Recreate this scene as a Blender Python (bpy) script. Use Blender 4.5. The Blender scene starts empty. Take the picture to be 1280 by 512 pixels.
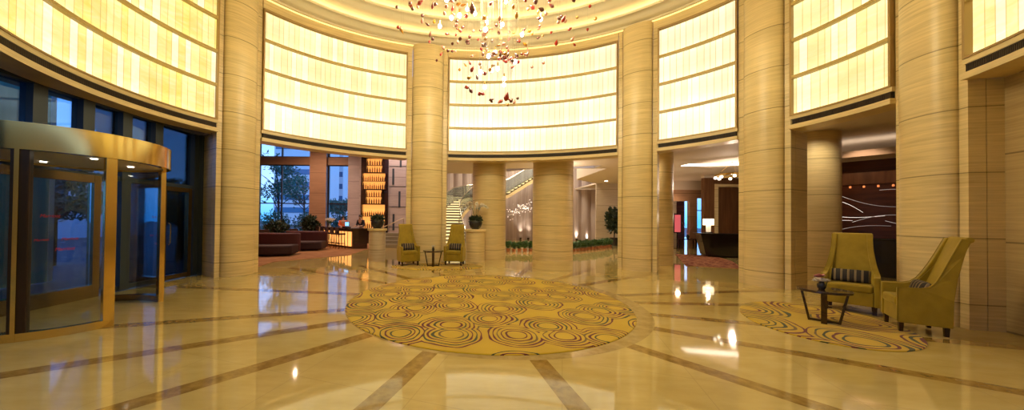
import bpy, bmesh, math, random
from mathutils import Vector, Matrix
random.seed(7)
S = bpy.context.scene
COL = S.collection
PI = math.pi
def rad(a): return a*PI/180
CX, CY, RR = .543, 5.975, 7.0            # centre of the oval rotunda; RR = its nominal radius along X
OA, OB = 7.007, 5.296                   # half axes of the oval
Z_LIP, Z_PAN0, Z_PAN1, Z_COR, Z_AISLE = 3.60, 3.93, 7.25, 7.56, 3.95
def nrm_ang(a):
    return math.atan2(math.sin(rad(a))/OB, math.cos(rad(a))/OA)
def pol(a, r, z=0):
    """point on the oval at parameter angle a, pushed out by r-RR along its normal"""
    n, d = nrm_ang(a), r-RR
    return (CX+OA*math.cos(rad(a))+d*math.cos(n), CY+OB*math.sin(rad(a))+d*math.sin(n), z)

# ------------------------------------------------------------------ materials
def mat(name, color=(.5,.5,.5), rough=.5, metal=0, spec=.5, coat=0, emit=None, es=0, trans=0, sheen=0):
    m = bpy.data.materials.new(name); m.use_nodes = True
    b = m.node_tree.nodes['Principled BSDF']
    b.inputs['Base Color'].default_value = (*color,1); b.inputs['Roughness'].default_value = rough
    b.inputs['Metallic'].default_value = metal; b.inputs['Specular IOR Level'].default_value = spec
    b.inputs['Coat Weight'].default_value = coat
    b.inputs['Transmission Weight'].default_value = trans
    b.inputs['Sheen Weight'].default_value = sheen
    if emit: b.inputs['Emission Color'].default_value = (*emit,1); b.inputs['Emission Strength'].default_value = es
    return m
class NT:
    """short-hand for node building"""
    def __init__(s, m): s.t = m.node_tree; s.b = s.t.nodes.get('Principled BSDF'); s.out = s.t.nodes.get('Material Output')
    def n(s, typ, **kw):
        x = s.t.nodes.new(typ)
        for k, v in kw.items():
            if k.startswith('_'): x.inputs[int(k[1:])].default_value = v
            else: setattr(x, k, v)
        return x
    def l(s, a, b): s.t.links.new(a, b)
    def math(s, op, a, b=None, c=None, clamp=False):
        x = s.t.nodes.new('ShaderNodeMath'); x.operation = op; x.use_clamp = clamp
        for i, v in enumerate((a, b, c)):
            if v is None: continue
            if isinstance(v, (int, float)): x.inputs[i].default_value = v
            else: s.l(v, x.inputs[i])
        return x.outputs[0]
    def mix(s, f, a, b):
        x = s.t.nodes.new('ShaderNodeMix'); x.data_type = 'RGBA'
        for sock, v in ((x.inputs[0], f), (x.inputs[6], a), (x.inputs[7], b)):
            if isinstance(v, (int, float)): sock.default_value = v
            elif isinstance(v, tuple): sock.default_value = (*v, 1)
            else: s.l(v, sock)
        return x.outputs[2]
    def ramp(s, f, stops, interp='LINEAR'):
        x = s.t.nodes.new('ShaderNodeValToRGB'); x.color_ramp.interpolation = interp
        e = x.color_ramp.elements
        while len(e) < len(stops): e.new(.5)
        for el, (p, c) in zip(e, stops): el.position = p; el.color = (*c, 1)
        s.l(f, x.inputs[0]); return x.outputs[0]
    def pos(s): return s.t.nodes.new('ShaderNodeNewGeometry').outputs['Position']
    def obj(s): return s.t.nodes.new('ShaderNodeTexCoord').outputs['Object']
    def uv(s): return s.t.nodes.new('ShaderNodeTexCoord').outputs['UV']
    def scale(s, v, sc, loc=(0,0,0), rot=(0,0,0)):
        x = s.t.nodes.new('ShaderNodeMapping'); x.inputs['Scale'].default_value = sc
        x.inputs['Location'].default_value = loc; x.inputs['Rotation'].default_value = rot
        s.l(v, x.inputs[0]); return x.outputs[0]
    def noise(s, v, sc, det=3, rough=.5, dist=0):
        x = s.t.nodes.new('ShaderNodeTexNoise'); x.inputs['Scale'].default_value = sc; x.inputs['Detail'].default_value = det
        x.inputs['Roughness'].default_value = rough; x.inputs['Distortion'].default_value = dist
        s.l(v, x.inputs['Vector']); return x.outputs['Fac']
    def sep(s, v):
        x = s.t.nodes.new('ShaderNodeSeparateXYZ'); s.l(v, x.inputs[0]); return x.outputs

def travertine(name, c1, c2, joint=.95, off=0.0, rough=.35):
    m = mat(name, c1, rough); k = NT(m); p = k.pos()
    n1 = k.noise(k.scale(p, (.6,.6,16)), 2.2, 5, .62)
    n2 = k.noise(k.scale(p, (.25,.25,1.3)), 1.6, 2)
    f = k.math('ADD', k.math('MULTIPLY', n1, .75), k.math('MULTIPLY', n2, .35))
    c = k.ramp(f, [(.34, c2), (.5, c1), (.68, tuple(min(1, x*1.22) for x in c1))])
    z = k.sep(p)[2]
    fr = k.math('FRACT', k.math('DIVIDE', k.math('ADD', z, 50+off), joint))
    line = k.math('LESS_THAN', fr, .019)
    c = k.mix(k.math('MULTIPLY', line, .8), c, tuple(x*.4 for x in c2))
    k.l(c, k.b.inputs['Base Color'])
    bmp = k.n('ShaderNodeBump'); bmp.inputs['Strength'].default_value = .15; bmp.inputs['Distance'].default_value = .02
    k.l(n1, bmp.inputs['Height']); k.l(bmp.outputs[0], k.b.inputs['Normal'])
    return m
M = {}
M['stone'] = travertine('travertine', (.62,.485,.25), (.50,.375,.17))
M['stone_band'] = travertine('travertine_band', (.62,.485,.25), (.53,.40,.19), 40)
M['stone_rose'] = travertine('rose_stone', (.48,.39,.28), (.39,.31,.21), 1.05)
M['stone_grey'] = travertine('grey_stone', (.46,.39,.38), (.38,.32,.31), 1.15)
M['stone_brown'] = travertine('brown_stone', (.34,.20,.12), (.26,.15,.085), 1.4)
M['stone_dark'] = travertine('dark_stone', (.44,.32,.15), (.35,.24,.10), 1.25)  # own dark tone of the right and rear walls
M['plaster'] = mat('ceiling_plaster', (.74,.65,.46), .6)
M['aisle_plaster'] = mat('aisle_plaster', (.66,.56,.46), .7)
M['gold'] = mat('brushed_brass', (.83,.61,.22), .16, 1)
M['bronze'] = mat('bronze_frame', (.30,.21,.10), .25, 1)
M['dark_metal'] = mat('dark_bronze', (.055,.035,.022), .3, .7)
M['mullion'] = mat('blue_grey_mullion', (.05,.065,.085), .4, .2)
M['led'] = mat('cove_led', (1,.8,.5), .5, emit=(1,.86,.52), es=5)
M['ledw'] = mat('white_cove_led', (1,.9,.8), .5, emit=(1,.88,.72), es=3.2)
M['bulb'] = mat('lit_bulb', (1,1,1), .3, emit=(1,.9,.74), es=28)
M['steel'] = mat('thin_steel', (.75,.68,.55), .25, 1)
M['wire'] = mat('fine_wire', (.42,.37,.28), .5)
M['red_glass'] = mat('red_glass', (.42,.02,.012), .06, spec=.8, coat=1)
M['amber_glass'] = mat('amber_glass', (.62,.28,.02), .06, spec=.8, coat=1)
M['pink_glass'] = mat('pink_glass', (.70,.30,.22), .06, spec=.8, coat=1)
M['plum_glass'] = mat('plum_glass', (.16,.025,.02), .06, spec=.8, coat=1)
M['wood_dark'] = mat('dark_wood', (.035,.013,.008), .18, coat=.6)
M['black'] = mat('black_lacquer', (.010,.008,.009), .2, coat=.4)
M['leg'] = mat('leg_wood', (.03,.012,.006), .25)
M['white'] = mat('white_petal', (.80,.74,.66), .6)
M['pinkp'] = mat('pink_petal', (.55,.23,.25), .6)
M['red_sofa'] = mat('red_upholstery', (.065,.004,.004), .7)
M['maroon'] = mat('maroon_upholstery', (.028,.003,.003), .7)
M['skin'] = mat('skin', (.50,.28,.18), .5)
M['orange_cloth'] = mat('orange_cloth', (.70,.14,.04), .8)
M['dark_cloth'] = mat('dark_cloth', (.02,.02,.03), .8)
M['hair'] = mat('black_hair', (.008,.006,.006), .4)
M['screen'] = mat('lit_screen', (.2,.4,.6), .3, emit=(.22,.55,.95), es=1.5)
M['glow'] = mat('amber_backlight', (1,.5,.15), .5, emit=(1,.42,.09), es=1.05)
M['glow_low'] = mat('counter_backlight', (1,.5,.15), .5, emit=(1,.40,.10), es=1.6)
M['step_led'] = mat('step_led', (1,.9,.6), .5, emit=(1,.80,.36), es=1.3)
M['uplight'] = mat('uplight_lens', (1,.9,.8), .3, emit=(1,.85,.66), es=12)
M['lampshade'] = mat('lit_lampshade', (1,.9,.75), .7, emit=(1,.80,.52), es=2.2)
M['pot'] = mat('terracotta_pot', (.45,.17,.07), .6)
M['soil'] = mat('soil', (.03,.02,.012), .9)
M['black_bowl'] = mat('black_bowl', (.02,.018,.018), .25)
M['leafd'] = mat('dark_leaf', (.018,.035,.014), .5)
M['leafm'] = mat('shrub_leaf', (.05,.12,.025), .5)
M['leaf_out'] = mat('outdoor_leaf', (.04,.17,.13), .6)  # teal of haze and tinted glass put into the leaf colour
M['bark'] = mat('bark', (.05,.04,.035), .9)
M['tower'] = mat('tower_wall', (.78,.74,.76), .7)
M['tower_glass'] = mat('tower_glass', (.05,.16,.30), .1)
M['paving'] = mat('outside_paving', (.05,.055,.06), .6)
M['wood_red'] = mat('red_wood', (.085,.022,.011), .3)
M['wood_red'].name = 'red_wood_panel'
M['wood_mid'] = mat('brown_wood', (.15,.065,.026), .35)
M['red_letter'] = mat('red_lettering', (.55,.01,.02), .5, emit=(.8,.01,.02), es=.12)
M['pinksign'] = mat('pink_sign', (.6,.1,.12), .5, emit=(.9,.16,.18), es=.55)
M['twig'] = mat('silver_twig', (.85,.8,.75), .2, 1, emit=(1,.9,.8), es=.35)
M['spark'] = mat('sparkle_bulb', (1,1,1), .3, emit=(1,.88,.78), es=7)
M['amber_dot'] = mat('amber_lamp', (1,.5,.2), .4, emit=(1,.26,.08), es=.9)
M['drape'] = mat('rose_drape_panel', (.46,.37,.32), .6)
M['tread'] = mat('pale_tread', (.30,.26,.17), .5)
M['paper'] = mat('paper', (.8,.76,.7), .7)
M['vent'] = mat('vent_fin', (.05,.03,.016), .5)
M['bulb_soft'] = mat('soft_globe', (1,1,1), .3, emit=(1,.86,.66), es=5)
M['twig_lit'] = mat('lit_twig', (.9,.85,.8), .2, 0, emit=(1,.9,.78), es=1.6)
M['white_metal'] = mat('pale_metal', (.6,.66,.68), .4)
M['lampstem'] = mat('lit_glass_stem', (.9,.85,.7), .2, emit=(1,.85,.6), es=.6)
M['vent_in'] = mat('vent_dark', (.012,.008,.005), .8)

def thin_glass(name, tint=(.85,.9,.92), refl=.5):
    m = bpy.data.materials.new(name); m.use_nodes = True; t = m.node_tree; t.nodes.clear()
    o = t.nodes.new('ShaderNodeOutputMaterial'); mx = t.nodes.new('ShaderNodeMixShader')
    tr = t.nodes.new('ShaderNodeBsdfTransparent'); tr.inputs[0].default_value = (*tint,1)
    gl = t.nodes.new('ShaderNodeBsdfGlossy'); gl.inputs['Roughness'].default_value = .01; gl.inputs[0].default_value = (1,1,1,1)
    fr = t.nodes.new('ShaderNodeFresnel'); fr.inputs[0].default_value = 1.5
    mu = t.nodes.new('ShaderNodeMath'); mu.operation = 'MULTIPLY'; mu.inputs[1].default_value = refl*1.6
    t.links.new(fr.outputs[0], mu.inputs[0]); t.links.new(mu.outputs[0], mx.inputs[0])
    t.links.new(tr.outputs[0], mx.inputs[1]); t.links.new(gl.outputs[0], mx.inputs[2]); t.links.new(mx.outputs[0], o.inputs[0])
    return m
M['glass'] = thin_glass('clear_glass')
M['teal_glass'] = mat('teal_glass', (.10,.45,.38), .12, coat=.5)
M['pane'] = thin_glass('window_glass', (.82,.92,.98), .35)
M['facade_pane'] = thin_glass('facade_glass', (.42,.64,.84), .6)  # blue put into the glass so the pale dusk sky looks deeper
M['clear_drop'] = thin_glass('clear_drop_glass', (.96,.9,.85), .9)

# polished marble floor
m = mat('polished_marble', (.6,.45,.22), .05, spec=.6, coat=.35); k = NT(m); p = k.pos()
k.b.inputs['Coat Roughness'].default_value = .03
n1 = k.noise(k.scale(p, (.5,.5,.5)), 1.2, 5, .6, .6); n2 = k.noise(k.scale(p, (1.2,5,1), rot=(0,0,.5)), 1.5, 4, .6)
f = k.math('ADD', k.math('MULTIPLY', n1, .6), k.math('MULTIPLY', n2, .4))
c = k.ramp(f, [(.35, (.48,.345,.105)), (.52, (.56,.42,.145)), (.68, (.63,.49,.20))])
sx = k.sep(k.scale(p, (1,1,1), rot=(0,0,rad(18))))
g = None
for a in (0,1):
    ln = k.math('LESS_THAN', k.math('FRACT', k.math('DIVIDE', k.math('ADD', sx[a], 60), 1.2)), .006)
    g = ln if g is None else k.math('MAXIMUM', g, ln)
c = k.mix(k.math('MULTIPLY', g, .35), c, (.30,.20,.08)); k.l(c, k.b.inputs['Base Color'])
k.l(k.math('ADD', k.math('MULTIPLY', n1, .04), .035), k.b.inputs['Roughness'])
M['floor'] = m
m = mat('inlay_marble', (.30,.18,.06), .06, spec=.6, coat=.3); k = NT(m); p = k.pos()
n1 = k.noise(p, 9, 4, .65); k.l(k.ramp(n1, [(.35,(.24,.14,.03)),(.65,(.38,.24,.06))]), k.b.inputs['Base Color'])
M['inlay'] = m
m = mat('border_marble', (.45,.31,.12), .06, spec=.6, coat=.3); k = NT(m); p = k.pos()
n1 = k.noise(p, 6, 4, .65); k.l(k.ramp(n1, [(.35,(.36,.25,.08)),(.65,(.47,.34,.13))]), k.b.inputs['Base Color'])
M['border'] = m

def carpet_mat(name, cell):
    m = mat(name, (.62,.40,.05), .95, spec=.1, sheen=.2); k = NT(m); p = k.obj()
    w = k.t.nodes.new('ShaderNodeTexNoise'); w.inputs['Scale'].default_value = 1.5/cell*.62; w.inputs['Detail'].default_value = 1
    k.l(p, w.inputs['Vector'])
    va = k.n('ShaderNodeVectorMath', operation='MULTIPLY_ADD')
    k.l(w.outputs['Color'], va.inputs[0]); va.inputs[1].default_value = (.28*cell,.28*cell,0); k.l(p, va.inputs[2])
    v = k.n('ShaderNodeTexVoronoi', voronoi_dimensions='2D', feature='F1'); v.inputs['Scale'].default_value = 1/cell
    v.inputs['Randomness'].default_value = .7
    k.l(va.outputs[0], v.inputs['Vector'])
    d = v.outputs['Distance']
    wob = k.math('MULTIPLY', k.math('SUBTRACT', k.noise(p, 2.2/cell, 1), .5), .13)
    d2 = k.math('ADD', d, wob)
    rings = k.math('MULTIPLY', d2, 11.5)
    fr = k.math('FRACT', rings); idx = k.math('FLOOR', rings)
    thick = k.math('ADD', k.math('MULTIPLY', k.noise(p, 3.0/cell, 1), .95), -.09)
    line = k.math('LESS_THAN', fr, thick)
    inr = k.math('MULTIPLY', k.math('GREATER_THAN', d2, .16), k.math('LESS_THAN', d2, .60))
    line = k.math('MULTIPLY', line, inr)
    wn = k.n('ShaderNodeTexWhiteNoise', noise_dimensions='4D'); k.l(v.outputs['Position'], wn.inputs['Vector']); k.l(idx, wn.inputs['W'])
    lc = k.ramp(wn.outputs['Value'], [(0,(.11,.012,.015)),(.48,(.05,.055,.015)),(.8,(.15,.09,.02))], 'CONSTANT')
    base = k.ramp(k.noise(p, 1.3, 2), [(.3,(.47,.30,.011)),(.7,(.57,.375,.02))])
    k.l(k.mix(line, base, lc), k.b.inputs['Base Color'])
    bmp = k.n('ShaderNodeBump'); bmp.inputs['Strength'].default_value = .4; bmp.inputs['Distance'].default_value = .004
    k.l(k.noise(p, 160, 2), bmp.inputs['Height']); k.l(bmp.outputs[0], k.b.inputs['Normal'])
    return m
M['carpet'] = carpet_mat('ring_carpet', .74)
M['carpet_small'] = carpet_mat('ring_carpet_small', .95)
m = mat('lounge_carpet', (.30,.14,.06), .95, spec=.1); k = NT(m); k.l(k.ramp(k.noise(k.pos(), 3, 4), [(.3,(.25,.115,.05)),(.7,(.36,.18,.08))]), k.b.inputs['Base Color']); M['lounge_carpet'] = m
m = mat('red_carpet', (.2,.05,.03), .95, spec=.1); k = NT(m); k.l(k.ramp(k.noise(k.pos(), 5, 3), [(.4,(.13,.02,.015)),(.55,(.36,.17,.08)),(.65,(.10,.02,.02))]), k.b.inputs['Base Color']); M['red_carpet'] = m
# mustard velvet
m = mat('mustard_velvet', (.42,.29,.02), .62, spec=.25, sheen=.35); k = NT(m)
k.b.inputs['Sheen Tint'].default_value = (1,.8,.3,1)
k.l(k.ramp(k.noise(k.obj(), 5, 3), [(.3,(.235,.158,.008)),(.7,(.315,.215,.014))]), k.b.inputs['Base Color']); M['velvet'] = m
# striped pillow
m = mat('striped_cloth', (.1,.08,.06), .7); k = NT(m); x = k.sep(k.obj())[0]
fr = k.math('FRACT', k.math('DIVIDE', k.math('ADD', x, 10.02), .085))
c = k.ramp(fr, [(0,(.012,.007,.008)),(.45,(.42,.30,.13)),(.5,(.16,.11,.06)),(.68,(.42,.30,.13)),(.72,(.012,.007,.008))], 'CONSTANT')
k.l(c, k.b.inputs['Base Color']); M['stripe'] = m
# dark art-wall wood with figure
m = M['wood_red']; k = NT(m); k.l(k.ramp(k.noise(k.scale(k.pos(), (1,1,7)), 1.5, 4), [(.3,(.05,.012,.008)),(.7,(.125,.034,.014))]), k.b.inputs['Base Color'])
m = M['wood_mid']; k = NT(m); k.l(k.ramp(k.noise(k.scale(k.pos(), (7,7,.6)), 1.5, 4), [(.3,(.11,.045,.018)),(.7,(.19,.085,.034))]), k.b.inputs['Base Color'])
m = M['drape']; k = NT(m); k.l(k.ramp(k.noise(k.scale(k.pos(), (4,4,.2)), 2, 3), [(.3,(.38,.29,.25)),(.7,(.52,.42,.36))]), k.b.inputs['Base Color'])

def onyx_mat(name, strength, warm, pale=(1,.88,.46)):
    """back-lit onyx: pieces of differing tint, pale gaps between, brighter along the lamp tubes at top and bottom"""
    m = mat(name, (.12,.10,.05), .25); k = NT(m); u = k.uv(); s = k.sep(u)
    x, y = s[0], s[1]                                   # x metres along the wall, y 0..1 in the row (+ row index)
    row = k.math('FLOOR', y); v = k.math('FRACT', y)
    cx = k.math('ADD', k.math('DIVIDE', x, .155), k.math('MULTIPLY', row, 13.37))
    wv = k.n('ShaderNodeTexVoronoi', voronoi_dimensions='1D', feature='F1'); wv.inputs['Scale'].default_value = 1; wv.inputs['Randomness'].default_value = .75
    k.l(cx, wv.inputs['W'])
    ed = k.n('ShaderNodeTexVoronoi', voronoi_dimensions='1D', feature='DISTANCE_TO_EDGE'); ed.inputs['Scale'].default_value = 1; ed.inputs['Randomness'].default_value = .75
    k.l(cx, ed.inputs['W'])
    rnd = k.sep(wv.outputs['Color'])[0]
    tint = k.ramp(rnd, [(0,(1,.79,.24)),(.22,(1,.84,.36)),(.5,(1,.70,.12)),(.60,(1,.86,.42)),(.86,(1,.96,.82))], 'CONSTANT')
    cl = k.noise(k.scale(u, (1.2,3.2,1), rot=(0,0,.35)), 1.6, 4, .6, 1.2)
    veins = k.ramp(cl, [(.35,(1,.70,.14)),(.55,(1,.82,.30)),(.7,(1,.90,.50))])
    c = k.mix(.5, tint, veins); c = k.mix(warm, c, pale)
    edge = k.math('LESS_THAN', ed.outputs['Distance'], .045)
    c = k.mix(k.math('MULTIPLY', edge, .7), c, (.60,.38,.08))
    vv = k.math('ABSOLUTE', k.math('SUBTRACT', v, .5))
    tube = k.math('ADD', k.math('MULTIPLY', k.math('POWER', k.math('MULTIPLY', vv, 2), 2.2), .30), .92)
    st = k.math('MULTIPLY', k.math('MULTIPLY', tube, strength), k.math('ADD', k.math('MULTIPLY', rnd, .2), .9))
    k.l(c, k.b.inputs['Emission Color']); k.l(st, k.b.inputs['Emission Strength'])
    return m
M['onyx_gold'] = onyx_mat('onyx_gold', 1.12, .0)
M['onyx_mid'] = onyx_mat('onyx_mid', 1.16, .5, (1,.92,.60))
M['onyx_pale'] = onyx_mat('onyx_pale', 1.14, .72, (1,.94,.68))  # same onyx mixed paler: overexposure put into the glow colour
M['onyx_gold2'] = onyx_mat('onyx_gold2', 1.14, .35, (1,.92,.58))
M['onyx_rear'] = onyx_mat('onyx_rear', .7, .1)

# ------------------------------------------------------------------ mesh helpers
class MB:
    def __init__(s): s.bm = bmesh.new(); s.mi = 0; s.uvl = None
    def face(s, vs, mi=None):
        try: f = s.bm.faces.new(vs)
        except ValueError: return None
        f.material_index = s.mi if mi is None else mi; return f
    def box(s, c, d, rot=0, mat4=None):
        x, y, z = d[0]/2, d[1]/2, d[2]/2
        R = Matrix.Rotation(rot, 4, 'Z') if mat4 is None else mat4
        v = [s.bm.verts.new(Vector(c) + R @ Vector((a*x, b*y, e*z))) for e in (-1,1) for a, b in ((-1,-1),(1,-1),(1,1),(-1,1))]
        for q in ((3,2,1,0),(4,5,6,7),(0,1,5,4),(1,2,6,5),(2,3,7,6),(3,0,4,7)): s.face([v[i] for i in q])
        return s
    def prism(s, pts, z0, z1, top=None):
        """vertical prism over a plan polygon; top = other polygon for the upper end"""
        top = top or pts
        a = [s.bm.verts.new((x, y, z0)) for x, y in pts]; b = [s.bm.verts.new((x, y, z1)) for x, y in top]
        n = len(a); s.face(a[::-1]); s.face(b)
        for i in range(n): j = (i+1) % n; s.face([a[i], a[j], b[j], b[i]])
        return s
    def loft(s, rings, cap=True, closed=True):
        R = [[s.bm.verts.new(p) for p in r] for r in rings]
        for a, b in zip(R, R[1:]):
            n = len(a)
            for i in range(n if closed else n-1): j = (i+1) % n; s.face([a[i], a[j], b[j], b[i]])
        if cap and closed: s.face(R[0][::-1]); s.face(R[-1])
        return s
    def lathe(s, prof, c=(0,0,0), n=24, a0=0, a1=360, cap=True, tilt=None):
        full = abs(a1-a0) >= 359.9; k = n if full else n+1
        rows = []
        for r, z in prof:
            ring = []
            for i in range(k):
                t = rad(a0 + (a1-a0)*i/n); p = Vector((r*math.cos(t), r*math.sin(t), z))
                if tilt is not None: p = tilt @ p
                ring.append(s.bm.verts.new(Vector(c)+p))
            rows.append(ring)
        for a, b in zip(rows, rows[1:]):
            for i in range(k if full else k-1): j = (i+1) % k; s.face([a[i], a[j], b[j], b[i]])
        if cap and full:
            if prof[0][0] > 1e-6: s.face(rows[0][::-1])
            if prof[-1][0] > 1e-6: s.face(rows[-1])
        return s
    def tube(s, pts, r, n=6, r2=None):
        pts = [Vector(p) for p in pts]; m = len(pts); rings = []
        up = Vector((0,0,1))
        for i, p in enumerate(pts):
            d = (pts[min(i+1, m-1)] - pts[max(i-1, 0)])
            d = d.normalized() if d.length > 1e-9 else Vector((0,0,1))
            x = d.cross(up) if abs(d.dot(up)) < .95 else d.cross(Vector((1,0,0)))
            x.normalize(); y = d.cross(x)
            q = r if r2 is None else r + (r2-r)*i/max(1, m-1)
            rings.append([p + x*q*math.cos(2*PI*j/n) + y*q*math.sin(2*PI*j/n) for j in range(n)])
        return s.loft(rings)
    def sector(s, a0, a1, r0, r1, z0, z1, n=24, c=None):
        """solid ring sector"""
        rows = []
        for i in range(n+1):
            a = a0+(a1-a0)*i/n; ct, st = math.cos(rad(a)), math.sin(rad(a))
            rows.append([(c[0]+r*ct, c[1]+r*st, z) if c else pol(a, r, z) for r, z in ((r0,z0),(r1,z0),(r1,z1),(r0,z1))])
        return s.loft(rows)
    def blob(s, c, r, n=10, m=7, wob=0, seed=0):
        rr = random.Random(seed); rings = []
        for i in range(1, m):
            t = PI*i/m
            rings.append([Vector(c)+Vector((r[0]*math.sin(t)*math.cos(2*PI*j/n), r[1]*math.sin(t)*math.sin(2*PI*j/n), -r[2]*math.cos(t)))*(1+wob*rr.uniform(-1,1)) for j in range(n)])
        return s.loft(rings)
    def leaf(s, p, size, rr, elong=2.2, up=.4):
        d = Vector((rr.gauss(0,1), rr.gauss(0,1), rr.gauss(0,1)+up)).normalized()
        x = d.cross(Vector((rr.gauss(0,1), rr.gauss(0,1), rr.gauss(0,1))))
        if x.length < 1e-4: return
        x.normalize(); p = Vector(p); w = size/elong
        nrm = d.cross(x)*size*.12
        v = [s.bm.verts.new(q) for q in (p, p+d*size*.5+x*w*.5+nrm, p+d*size, p+d*size*.5-x*w*.5+nrm)]
        s.face(v)
    def foliage(s, c, r, n, size, seed=0, shell=.55, up=.4):
        rr = random.Random(seed)
        for _ in range(n):
            d = Vector((rr.gauss(0,1), rr.gauss(0,1), rr.gauss(0,1))).normalized()
            q = shell+(1-shell)*rr.random()
            s.leaf((c[0]+d.x*r[0]*q, c[1]+d.y*r[1]*q, c[2]+d.z*r[2]*q), size*rr.uniform(.6,1.2), rr, up=up)
        return s
    def build(s, name, mats, parent=None, smooth=False, bevel=0, seg=2, kind=None, loc=None):
        me = bpy.data.meshes.new(name)
        bmesh.ops.recalc_face_normals(s.bm, faces=s.bm.faces) if len(s.bm.faces) < 60000 and not getattr(s, 'norecalc', False) else None
        s.bm.to_mesh(me); s.bm.free()
        for mm in (mats if isinstance(mats, (list, tuple)) else [mats]): me.materials.append(mm)
        o = bpy.data.objects.new(name, me); COL.objects.link(o)
        if parent: o.parent = parent
        if loc: o.location = loc
        if smooth:
            for f in me.polygons: f.use_smooth = True
            if smooth != True:
                try: me.set_sharp_from_angle(angle=rad(smooth))
                except Exception: pass
        if bevel:
            b = o.modifiers.new('edge', 'BEVEL'); b.width = bevel; b.segments = seg; b.limit_method = 'ANGLE'; b.angle_limit = rad(35)
        if kind: o['kind'] = kind
        return o
def tag(o, label=None, cat=None, group=None, kind=None):
    if label: o['label'] = label
    if cat: o['category'] = cat
    if group: o['group'] = group
    if kind: o['kind'] = kind
    return o
def thing(name, label, cat, loc=(0,0,0), rz=0, group=None, kind=None):
    o = bpy.data.objects.new(name, None); COL.objects.link(o); o.empty_display_size = .1
    o.location = loc; o.rotation_euler = (0,0,rz)
    return tag(o, label, cat, group, kind)
def copy_tree(o, parent=None):
    c = o.copy(); COL.objects.link(c)
    if parent: c.parent = parent
    for ch in list(o.children): copy_tree(ch, c)
    return c
def struct(mb, name, mats, **kw): return mb.build(name, mats, kind='structure', **kw)

# ------------------------------------------------------------------ floor
fl = MB(); fl.norecalc = True
fl.mi = 0; v = [fl.bm.verts.new(q) for q in ((-6.75,-3,0),(24,-3,0),(24,32,0),(-20,32,0),(-14.4,22.2,0),(-6.75,8.6,0))]; fl.face(v)
STRIPS = (-110,-83,-54.3,-34.4,-18,-2.2,9.7,32,47.8,68,90,112,132,148,173,197.5,212,227.5)
fl.mi = 1
for i, a in enumerate(STRIPS):
    d = Vector((math.cos(rad(a)), math.sin(rad(a)), 0)); n = Vector((-d.y, d.x, 0))*.095
    c0 = Vector((CX, CY, .0008)) + d*2.5; L = 6.6 if math.sin(rad(a)) > -.2 else 8.0
    if 120 < a < 235: L = min(L, (CX+6.7)/max(.05, -math.cos(rad(a)))-.1)
    if 40 < a < 140: L = 5.6
    c1 = Vector((CX, CY, .0008)) + d*L
    fl.face([fl.bm.verts.new(q) for q in (c0-n, c1-n, c1+n, c0+n)])
fl.mi = 2
ring = [fl.bm.verts.new((.63+2.64*math.cos(2*PI*i/128), 6.05+2.64*math.sin(2*PI*i/128), .0014)) for i in range(128)]; fl.face(ring)
struct(fl, 'floor', [M['floor'], M['inlay'], M['border']])

def disc_rug(name, c, rx, ry, mtl, label, rz=0, thick=.012):
    b = MB(); prof = [(1,0),(1,.006),(.994,thick),(.6,thick),(.3,thick),(0.001,thick)]
    rows = []
    for r, z in prof: rows.append([(r*rx*math.cos(2*PI*i/96), r*ry*math.sin(2*PI*i/96), z) for i in range(96)])
    b.loft(rows); o = b.build(name, mtl, loc=(c[0], c[1], .0016)); o.rotation_euler = (0,0,rz)
    return tag(o, label, 'carpet' if rx > 2 else 'rug')
disc_rug('round_carpet', (.50,6.03), 2.51, 2.51, M['carpet'], 'huge round mustard carpet with dark swirling rings in the middle of the lobby')
disc_rug('round_rug', (5.52,4.88), .91, 1.28, M['carpet_small'], 'round mustard rug with swirl rings under the right pair of armchairs', rad(-40))
disc_rug('round_rug', (-.70,10.10), 1.46, .70, M['carpet_small'], 'small round mustard rug under the far pair of armchairs', rad(5))

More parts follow.
